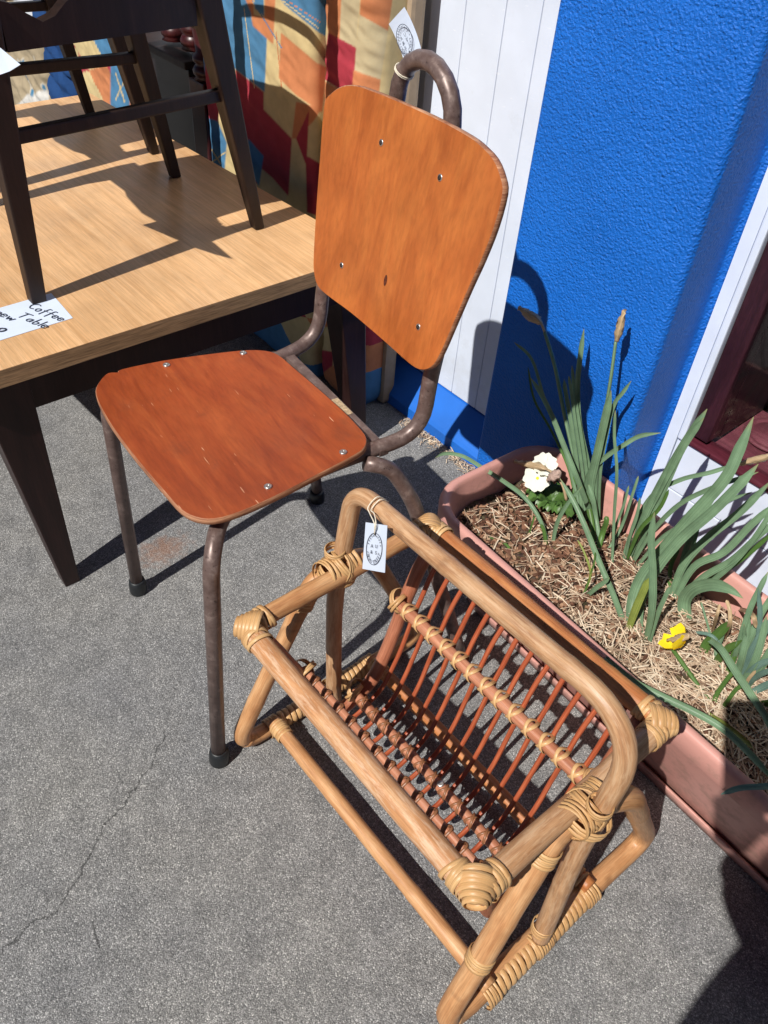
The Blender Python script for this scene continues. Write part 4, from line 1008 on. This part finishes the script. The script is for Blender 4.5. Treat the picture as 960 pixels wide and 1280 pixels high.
def bud(parent, a, b, r_, mat, name='seed_head'):
    """papery spent flower: wrinkled spindle between two points"""
    a = Vector(a); b = Vector(b); n = 12; m_ = MB(); d_ = (b-a); pr_ = []
    C = [a+d_*(i/n) for i in range(n+1)]; rr = [r_*(.25+.85*math.sin(min(1, (i/n)*1.12)**.8*math.pi*.93))+.0004 for i in range(n+1)]
    m_.tube(C, rr, 12, flat=.75)
    m_.v = [tuple(Vector(p)+Vector((noise.noise(Vector(p)*260), noise.noise(Vector(p)*260+Vector((9, 0, 0))), noise.noise(Vector(p)*260+Vector((0, 9, 0)))))*r_*.45) for p in m_.v]
    return m_.build(name, mat, parent)
GP = 'daffodil clumps growing in the planter'
def plant(name, label, cat, px, group=None): c = Z(px, SZ0); return thing(name, label, cat, (c.x, c.y, SZ0-.004), 0, group)
# 1 tall clump at the left, in front of the blue pier
A = plant('daffodil_clump', 'tallest daffodil clump with two dried flower heads in front of the blue wall', 'daffodil', (737, 655), GP)
va = Z((737, 655), SZ0).y
leaf(A, [(730, 655), (716, 600), (698, 535), (681, 500), (665, 450), (643, 428)], va+.01, va+.03, .010)
leaf(A, [(728, 655), (722, 590), (714, 530), (707, 490), (705, 474)], va, va+.01, .013)
leaf(A, [(735, 655), (728, 590), (719, 528), (714, 490), (711, 470)], va+.005, va+.01, .010)
leaf(A, [(738, 655), (733, 590), (724, 530), (718, 490), (715, 457)], va+.012, va+.02, .011)
leaf(A, [(740, 658), (736, 590), (724, 530), (722, 480), (726, 440), (730, 411)], va+.018, va+.03, .016)
leaf(A, [(742, 658), (738, 610), (748, 560), (757, 520), (764, 488)], va, va+.01, .024, blunt=.1)
leaf(A, [(748, 655), (750, 590), (760, 532), (768, 505), (779, 490), (789, 476)], va+.01, va+.03, .012)
leaf(A, [(765, 705), (768, 640), (771, 590), (768, 545), (769, 513)], va-.03, va-.02, .009)
leaf(A, [(728, 645), (735, 595), (755, 573), (780, 556), (800, 545), (826, 541)], va-.01, va+.05, .014)
leaf(A, [(745, 660), (722, 600), (704, 555), (690, 520), (676, 492), (663, 472)], va-.035, va-.03, .015, basew=.9)
leaf(A, [(722, 650), (712, 590), (690, 540), (668, 500), (660, 459)], va+.03, va+.05, .008, LG)
leaf(A, [(745, 690), (737, 640), (728, 612), (716, 596)], va-.02, va, .016, LG)
leaf(A, [(752, 690), (745, 650), (741, 622), (735, 604)], va-.01, va, .014)
leaf(A, [(745, 700), (752, 670), (758, 652), (757, 645)], va-.03, va-.02, .016, LG)
leaf(A, [(765, 700), (768, 665), (780, 630), (786, 607)], va-.02, va, .008)
leaf(A, [(755, 695), (776, 660), (790, 620), (798, 595)], va-.01, va+.03, .009)
leaf(A, [(700, 650), (692, 610), (684, 585), (681, 575)], va+.01, va+.03, .008, LG)
leaf(A, [(680, 640), (673, 610), (669, 580), (662, 560)], va+.0, va+.03, .006, LY)
s1, P1 = stem(A, [(735, 655), (722, 590), (706, 520), (694, 460), (681, 415)], va+.0, va+.02, .0042, LF)
b0 = V((676, 403), va+.022); m_ = MB(); m_.tube(smooth([P1[-1], b0, V((670, 396), va+.024)], 4), .0024, 8); m_.build('stalk', LD, A)
bud(A, V((677, 404), va+.023), V((649, 385), va+.02), .0095, LD)
s2, P2 = stem(A, [(745, 655), (746, 590), (756, 520), (764, 470), (770, 425)], va+.005, va+.02, .0036, LF)
bud(A, V((770, 428), va+.02), V((780, 388), va+.022), .0075, LD)
s3, P3 = stem(A, [(663, 640), (664, 620), (664, 603), (664, 590)], va-.05, va-.045, .0026, LG)
s4, P4 = stem(A, [(708, 625), (703, 606), (692, 592), (680, 585)], va-.04, va-.045, .0028, LD, 'stalk', soil=False)
bud(A, V((684, 586), va-.045), V((645, 577), va-.048), .0085, LD)
# 2 white primrose
prm = plant('primrose', 'low white primrose with a yellow eye at the left end of the planter', 'primrose', (680, 640))
vpz = Z((680, 640), SZ0)
for k in range(13):
    a = k/13*6.283+.3; L = rg.uniform(.035, .055); d_ = Vector((math.cos(a), math.sin(a), 0)); s_ = Vector((-d_.y, d_.x, 0)); m_ = MB(); vs = []; nn = 7
    for i in range(nn+1):
        t = i/nn; ww = .013*math.sin(max(.08, t)*math.pi*.86)**.7
        for j in (-1, -.5, 0, .5, 1): vs.append(Vector((vpz.x, vpz.y+.015, SZ0+.004))+d_*(L*t)+s_*(ww*j*(1+.1*math.sin(i*2.3+j*5)))+Vector((0, 0, .030*math.sin(t*2.4)+.005*math.sin(i*3.1+j*4)+.004*abs(j))))
    m_.add(vs, [(5*i+j, 5*i+j+1, 5*i+j+6, 5*i+j+5) for i in range(nn) for j in range(4)], [[(j/4, i/nn)]*4 for i in range(nn) for j in range(4)]); m_.build('leaf', LG, prm)
PW = plain('white_petal', (.70, .70, .60), .6, .2, 60, .05); PYL = plain('yellow_petal', (.85, .62, .02), .5, .2, 60, .1)
def flower(parent, c, nrm, R_, mp, mc, n=5, ph=0., cup=.25, ctr=.22):
    nrm = Vector(nrm).normalized(); e1 = nrm.orthogonal().normalized(); e2 = nrm.cross(e1)
    for k in range(n):
        a = ph+k/n*6.283; d_ = e1*math.cos(a)+e2*math.sin(a); s_ = nrm.cross(d_); m_ = MB(); vs = []; nn = 6
        for i in range(nn+1):
            t = i/nn; ww = R_*.78*math.sin(max(.1, t**.9)*math.pi*.76)**.7*.9; notch = -.05*R_ if i == nn else 0
            for j in (-1, -.5, 0, .5, 1): vs.append(c+d_*(R_*t+(notch if j == 0 else 0))+s_*(ww*j*.8)+nrm*(cup*R_*t*t+.05*R_*abs(j)+.03*R_*math.sin(k*3+j*4+i)+k*.0003))
        m_.add(vs, [(5*i+j, 5*i+j+1, 5*i+j+6, 5*i+j+5) for i in range(nn) for j in range(4)]); m_.build('petal', mp, parent)
    m_ = MB(); m_.lathe([(R_*ctr, 0), (R_*ctr*.9, R_*.10), (R_*ctr*.4, R_*.14), (0, R_*.13)], c, nrm, 12); m_.build('flower_eye', mc, parent)
c1 = V((672, 598), vpz.y-.005); flower(prm, c1, Vector(CAM)-c1+Vector((-.2, -.2, .4)), .025, PW, PYL, 5, .2, .18, .13)
c2 = V((681, 581), vpz.y+.012); flower(prm, c2, Vector(CAM)-c2+Vector((.1, .1, .9)), .022, PW, PW, 5, .9, .1, .1)
m_ = MB(); m_.tube(smooth([Vector((vpz.x, vpz.y, SZ0)), Vector((c1.x, c1.y+.01, (c1.z+SZ0)/2)), c1-Vector((0, -.003, .003))], 4), .0018, 6); m_.tube(smooth([Vector((vpz.x, vpz.y+.01, SZ0)), Vector((c2.x, c2.y+.01, (c2.z+SZ0)/2)), c2-Vector((0, -.003, .003))], 4), .0018, 6); m_.build('stem', LG, prm)
bud(prm, V((700, 590), vpz.y-.01), V((684, 600), vpz.y-.012), .009, plain('faded_petal', (.42, .30, .25), .7, .2, 300, .3))
# 3 small seedling by the front rim
B0 = plant('bulb_shoot', 'small daffodil shoot with one long leaf arching over the left rim', 'daffodil', (685, 683), GP)
v3 = Z((685, 683), SZ0).y
leaf(B0, [(686, 684), (675, 650), (656, 622), (630, 602), (605, 586), (578, 570), (556, 567), (544, 572)], v3, v3+.02, .013)
leaf(B0, [(690, 684), (696, 655), (708, 632), (727, 608)], v3+.005, v3+.03, .012)
leaf(B0, [(683, 686), (680, 665), (676, 655)], v3, v3, .010, LG)
leaf(B0, [(660, 690), (661, 670), (665, 655), (668, 645)], v3-.01, v3, .006, LG)
leaf(B0, [(645, 700), (632, 680), (612, 671), (592, 674), (578, 682)], v3-.04, v3-.09, .008, LG)
B1 = plant('grass_tuft', 'thin green grass tuft bending over the front rim of the planter', 'grass', (725, 745))
v4 = Z((725, 745), SZ0).y
leaf(B1, [(722, 750), (706, 755), (692, 749), (680, 750), (672, 756)], v4-.02, v4-.04, .008, LG)
leaf(B1, [(724, 750), (733, 735), (738, 715), (730, 690), (722, 675)], v4, v4+.02, .006, LY)
leaf(B1, [(726, 752), (735, 728), (742, 706), (744, 690)], v4, v4+.02, .005, LG)
leaf(B1, [(730, 748), (745, 735), (755, 728), (762, 722)], v4, v4+.01, .013, LF)
# 4 clump at the middle, leaning to the right
C_ = plant('daffodil_clump', 'daffodil clump with long pointed leaves leaning right across the white window wall', 'daffodil', (785, 700), GP)
vc = Z((785, 700), SZ0).y
leaf(C_, [(785, 700), (803, 652), (828, 602), (852, 560), (868, 535), (884, 511)], vc, vc+.05, .023, basew=.5)
leaf(C_, [(792, 700), (812, 650), (832, 606), (850, 566), (866, 540), (880, 522)], vc+.01, vc+.04, .020, basew=.5, blunt=.12)
leaf(C_, [(778, 700), (792, 660), (815, 620), (850, 600), (890, 590), (925, 578)], vc+.005, vc+.06, .013)
leaf(C_, [(790, 705), (815, 665), (850, 630), (895, 608), (925, 598), (948, 590)], vc, vc+.03, .013)
leaf(C_, [(796, 708), (830, 670), (870, 650), (905, 628), (940, 615)], vc+.01, vc+.06, .012)
leaf(C_, [(783, 700), (800, 662), (824, 636), (836, 612)], vc-.01, vc, .011, LG)
leaf(C_, [(781, 700), (788, 668), (797, 640), (800, 622)], vc-.01, vc, .009)
bud(C_, V((924, 580), vc+.055), V((975, 567), vc+.07), .006, LD)
# 5 stout clump in front of it
D = plant('daffodil_clump', 'stout daffodil clump with a broad upright leaf beside the yellow flower', 'daffodil', (800, 790), GP)
vd = Z((795, 788), SZ0).y
leaf(D, [(790, 790), (790, 755), (800, 725), (822, 695), (860, 650), (905, 600), (925, 560), (942, 521)], vd, vd+.13, .030, basew=.8)
leaf(D, [(798, 792), (800, 755), (818, 715), (850, 675), (890, 640), (925, 605), (948, 580)], vd+.01, vd+.10, .026, basew=.8)
leaf(D, [(808, 800), (815, 760), (816, 715), (814, 675), (818, 640)], vd-.01, vd, .019)
leaf(D, [(812, 802), (822, 768), (832, 745), (838, 732)], vd, vd+.01, .012)
leaf(D, [(785, 788), (795, 760), (806, 735), (812, 722)], vd-.01, vd, .020, LY)
leaf(D, [(781, 782), (766, 742), (748, 700), (730, 655), (716, 625), (700, 598)], vd-.01, vd+.03, .015, basew=.9)
# 6 clump at the right against the weatherboards
E_ = plant('daffodil_clump', 'leafy daffodil clump leaning out of the right edge of the picture', 'daffodil', (845, 745), GP)
ve = Z((845, 745), SZ0).y
for k, (pts, w_, mt) in enumerate([
    ([(838, 748), (855, 705), (885, 672), (925, 640), (965, 600)], .022, LF), ([(842, 750), (868, 708), (905, 690), (940, 655), (975, 625)], .020, LF),
    ([(846, 752), (878, 722), (915, 700), (950, 668), (985, 640)], .018, LF), ([(850, 752), (888, 728), (925, 695), (958, 650), (978, 610)], .014, LF),
    ([(840, 748), (850, 715), (860, 680), (880, 640), (900, 610)], .016, LF), ([(848, 755), (870, 735), (900, 718), (938, 690), (970, 662)], .014, LG),
    ([(836, 745), (838, 710), (846, 690), (850, 672)], .012, LG), ([(834, 745), (825, 722), (822, 700)], .010, LG), ([(850, 750), (862, 700), (872, 660), (882, 625)], .012, LF)]):
    leaf(E_, pts, ve-.01+.004*k, ve+.06, w_, mt)
leaf(E_, [(856, 772), (856, 750), (868, 736), (890, 731), (912, 737), (929, 748)], ve-.02, ve-.03, .034, LF, fold=.6, blunt=.3, basew=.9)
leaf(E_, [(905, 800), (912, 780), (912, 762), (908, 750)], ve-.07, ve-.05, .010, LD)
leaf(E_, [(890, 790), (896, 770), (900, 755)], ve-.07, ve-.05, .008, LD)
leaf(E_, [(922, 760), (940, 768), (945, 785)], ve-.05, ve-.06, .012, LD)
# 7 blue green clump at the right edge
F_ = plant('daffodil_clump', 'blue green daffodil clump at the right edge behind the yellow flower', 'daffodil', (915, 850), GP)
vf = Z((915, 850), SZ0).y
for k, (pts, w_, mt, dv) in enumerate([
    ([(912, 840), (925, 800), (938, 760), (950, 735), (960, 715)], .014, LF, .04), ([(920, 845), (935, 805), (950, 770), (975, 730)], .016, LF, .05),
    ([(925, 850), (940, 815), (958, 785), (985, 755)], .020, LB, .04), ([(928, 855), (938, 840), (955, 828), (985, 822)], .016, LB, 0.),
    ([(930, 860), (945, 846), (965, 838), (985, 842)], .014, LB, -.02), ([(905, 845), (897, 822), (890, 800), (880, 765), (876, 752)], .006, LF, .03),
    ([(900, 845), (883, 830), (882, 808), (900, 790), (915, 775)], .026, LG, .02), ([(903, 850), (892, 838), (905, 815), (928, 800)], .020, LG, 0.),
    ([(918, 850), (905, 815), (890, 795), (870, 790)], .010, LB, .01), ([(930, 865), (948, 880), (985, 872)], .018, LG, -.02), ([(915, 850), (925, 825), (930, 800), (930, 780)], .012, LF, .0)]):
    leaf(F_, pts, vf-.01+.003*k, vf+dv, w_, mt)
for k, (pts, w_, mt) in enumerate([([(920, 852), (928, 820), (934, 790), (934, 760)], .016, LF), ([(925, 858), (942, 830), (952, 800), (958, 770)], .018, LF), ([(930, 862), (950, 835), (970, 805), (990, 790)], .020, LF),
    ([(908, 850), (915, 825), (925, 806), (940, 792)], .016, LG), ([(935, 868), (955, 858), (975, 850), (990, 852)], .018, LB), ([(938, 880), (955, 885), (975, 895), (990, 915)], .016, LF), ([(925, 872), (940, 885), (952, 905), (962, 930)], .012, LY),
    ([(902, 848), (896, 826), (898, 806), (906, 790)], .014, LF), ([(932, 850), (944, 815), (950, 775), (948, 735)], .013, LB)]):
    leaf(F_, pts, vf-.015+.004*k, vf+.02, w_, mt)
leaf(F_, [(888, 800), (902, 812), (920, 840), (940, 870), (962, 905), (985, 960)], vf-.02, vf-.10, .018, LF, base_soil=False)
leaf(F_, [(925, 870), (935, 850), (945, 838)], vf-.02, vf-.02, .008, LD)
# 8 withered yellow daffodil by the front rim
Y = plant('yellow_daffodil', 'fallen yellow daffodil flower lying on the straw in the planter', 'daffodil', (893, 885), GP)
vy = Z((893, 885), SZ0).y
stem(Y, [(893, 885), (878, 865), (862, 842), (848, 822), (838, 808)], vy, vy+.03, .0042, LG)
c = V((852, 806), vy+.035); flower(Y, c, (-.9, -.3, .5), .026, PYL, PYL, 5, .4, .75, .25); bud(Y, V((862, 795), vy+.03), V((835, 800), vy+.03), .006, LD)
leaf(Y, [(890, 890), (895, 870), (908, 850), (918, 838)], vy, vy+.02, .011, LG)
leaf(Y, [(893, 890), (905, 882), (920, 862), (935, 852)], vy, vy+.02, .010, LG)
leaf(Y, [(885, 892), (905, 905), (925, 920), (945, 938)], vy, vy-.03, .012, LY, zfix=[SZ0, .22, .225, .225])
leaf(Y, [(884, 890), (872, 905), (862, 892), (858, 884)], vy, vy, .007, LG)
leaf(Y, [(757, 822), (790, 850), (822, 868), (868, 890), (905, 912), (940, 945), (975, 985)], vy, vy, .017, LF, zfix=[.259, .263, .265, .267, .269, .267, .260], basew=.5)
leaf(Y, [(985, 980), (955, 983), (925, 985), (901, 993)], vy, vy, .013, LB, zfix=[.265, .265, .258, .255])
leaf(Y, [(920, 905), (940, 930), (950, 975), (958, 1010)], vy, vy, .003, LD, zfix=[.235, .258, .215, .155])

# ------------------------------------------------------------------ the person taking the picture, just behind the camera
FACE = math.atan2(.68, -.73)
pr_ = thing('person', 'person in a dark jacket and jeans holding a phone up with both hands', 'person', (.375, -.27, 0), FACE-math.pi/2)
PM = Matrix.Translation((.375, -.27, 0)) @ Matrix.Rotation(FACE-math.pi/2, 4, 'Z')      # local: +y is where they face
LPH = PM.inverted() @ Vector((0, 0, CAMH))
def skin(name, verts, edges, rad, mat, parent, root=0, lv=2):
    me = bpy.data.meshes.new(name); me.from_pydata(verts, edges, []); o = bpy.data.objects.new(name, me); COL.objects.link(o)
    md = o.modifiers.new('s', 'SKIN'); md.use_smooth_shade = True
    for i, r_ in enumerate(rad):
        sv = me.skin_vertices[0].data[i]; sv.radius = r_ if isinstance(r_, tuple) else (r_, r_); sv.use_root = (i == root)
    s2_ = o.modifiers.new('u', 'SUBSURF'); s2_.levels = lv; s2_.render_levels = lv
    dg = bpy.context.evaluated_depsgraph_get(); m2 = bpy.data.meshes.new_from_object(o.evaluated_get(dg)); m2.name = name
    for p in m2.polygons: p.use_smooth = True
    m2.materials.clear(); m2.materials.append(mat); bpy.data.objects.remove(o); o = bpy.data.objects.new(name, m2); COL.objects.link(o); o.parent = parent; return o
SK = plain('skin', (.50, .27, .19), .5, .4, 60, .05); JK = plain('navy_jacket_cloth', (.02, .025, .04), .85, .2, 200, .2, .3); JN = plain('denim_cloth', (.05, .08, .14), .85, .2, 300, .2, .3); HR_ = plain('brown_hair', (.05, .03, .02), .6, .3, 200, .3, .4); SH = plain('shoe_leather', (.04, .035, .03), .5, .4, 60, .2)
hx, hy, hz = LPH+PM.to_3x3().inverted() @ Vector((.065, -.01, -.05))
el = [PM.inverted() @ Vector((.27, -.17, 1.06)), Vector((.26, .10, 1.18))]
wr = [Vector((hx-.035, hy-.11, hz-.08)), Vector((hx+.10, hy-.10, hz-.06))]
# body with head, neck, arms and hands as one surface
bv = [(0, 0, 1.0), (0, -.01, 1.2), (0, -.02, 1.42), (0, -.01, 1.55), (0, 0, 1.63), (0, .025, 1.74), (0, .03, 1.84), (-.19, -.02, 1.53), (.19, -.02, 1.53), tuple(el[0]), tuple(el[1]), tuple(wr[0]), tuple(wr[1]), (-.10, 0, .94), (.10, 0, .94), (-.11, .02, .52), (.11, .02, .52), (-.12, 0, .10), (.12, 0, .10)]
be = [(0, 1), (1, 2), (2, 3), (3, 4), (4, 5), (5, 6), (3, 7), (3, 8), (7, 9), (8, 10), (9, 11), (10, 12), (0, 13), (0, 14), (13, 15), (14, 16), (15, 17), (16, 18)]
br = [(.13, .10), (.125, .095), (.15, .10), (.08, .07), .052, (.078, .092), (.068, .082), .058, .058, .042, .042, .028, .028, .085, .085, .058, .058, .042, .042]
skin('body', bv, be, br, SK, pr_)
jv = bv[:5]+bv[7:13]; 
skin('jacket', [(0, 0, .70)]+[bv[0], bv[1], bv[2], (0, -.012, 1.56), bv[7], bv[8], bv[9], bv[10], tuple(Vector(bv[9]).lerp(Vector(bv[11]), .88)), tuple(Vector(bv[10]).lerp(Vector(bv[12]), .88))], [(0, 1), (1, 2), (2, 3), (3, 4), (4, 5), (4, 6), (5, 7), (6, 8), (7, 9), (8, 10)], [(.205, .165), (.222, .17), (.18, .14), (.18, .13), (.10, .085), .075, .075, .058, .058, .042, .042], JK, pr_)
skin('jeans', [(0, 0, .98), (-.10, 0, .90), (.10, 0, .90), (-.11, .02, .52), (.11, .02, .52), (-.12, 0, .07), (.12, 0, .07)], [(0, 1), (0, 2), (1, 3), (2, 4), (3, 5), (4, 6)], [(.13, .11), .10, .10, .075, .075, .062, .062], JN, pr_)
for s_ in (-1, 1):
    skin('shoe', [(s_*.12, -.05, .045), (s_*.125, .06, .045), (s_*.13, .17, .035)], [(0, 1), (1, 2)], [(.045, .043), (.05, .043), (.045, .034)], SH, pr_)
    w0 = wr[0] if s_ < 0 else wr[1]; c = Vector((hx+(.075 if s_ > 0 else -.015), hy-.035, hz-.02))
    hv = [tuple(w0), tuple(w0.lerp(c, .55)), tuple(c)]; he = [(0, 1), (1, 2)]; hr = [(.026, .022), (.036, .02), (.038, .018)]
    for k in range(4):
        b_ = c+Vector((-s_*.0, .012, .028-k*.018)); m1 = b_+Vector((-s_*.004, .028+.004*(k in (1, 2)), .002)); t_ = m1+Vector((-s_*.026, .008, 0)); n0 = len(hv); hv += [tuple(b_), tuple(m1), tuple(t_)]; he += [(2, n0), (n0, n0+1), (n0+1, n0+2)]; hr += [.009, .0085, .0075]
    n0 = len(hv); tb_ = w0.lerp(c, .6)+Vector((-s_*.02, -.006, .012)); tm = tb_+Vector((-s_*.022, .002, .014)); hv += [tuple(tb_), tuple(tm), tuple(tm+Vector((-s_*.02, .008, .004)))]; he += [(1, n0), (n0, n0+1), (n0+1, n0+2)]; hr += [.012, .0105, .009]
    skin('hand', hv, he, hr, SK, pr_)
skin('hair', [(0, -.01, 1.72), (0, -.015, 1.80), (0, .01, 1.875)], [(0, 1), (1, 2)], [(.075, .075), (.088, .085), (.07, .07)], HR_, pr_)
for s_ in (-1, 1): skin('ear', [(s_*.078, .02, 1.75), (s_*.086, .015, 1.775)], [(0, 1)], [(.008, .014), (.008, .014)], SK, pr_, lv=1)
skin('nose', [(0, .112, 1.775), (0, .128, 1.745)], [(0, 1)], [.009, .014], SK, pr_, lv=1)
skin('mouth', [(-.022, .108, 1.712), (0, .114, 1.712), (.022, .108, 1.712)], [(0, 1), (1, 2)], [.004, .0065, .004], plain('lips', (.45, .16, .14), .5), pr_, lv=1)
for s_ in (-1, 1): skin('eye', [(s_*.032, .098, 1.785), (s_*.032, .103, 1.785)], [(0, 1)], [.010, .008], plain('eye_white', (.6, .6, .58), .2), pr_, lv=1)
# the phone; its lens looks out just in front of its back face
ph = thing('phone', 'black mobile phone held up in both hands', 'phone', (0, 0, CAMH))
Rm = Matrix([[R[i, 0], -R[i, 1], -R[i, 2]] for i in range(3)]).to_4x4()
m_ = MB(); m_.box((-.012, -.13, .006), (.062, .022, .0145), 0, .003, Matrix.Translation((0, 0, CAMH)) @ Rm)
m_.build('phone_body', plain('black_glass', (.01, .01, .012), .15, .5), ph)
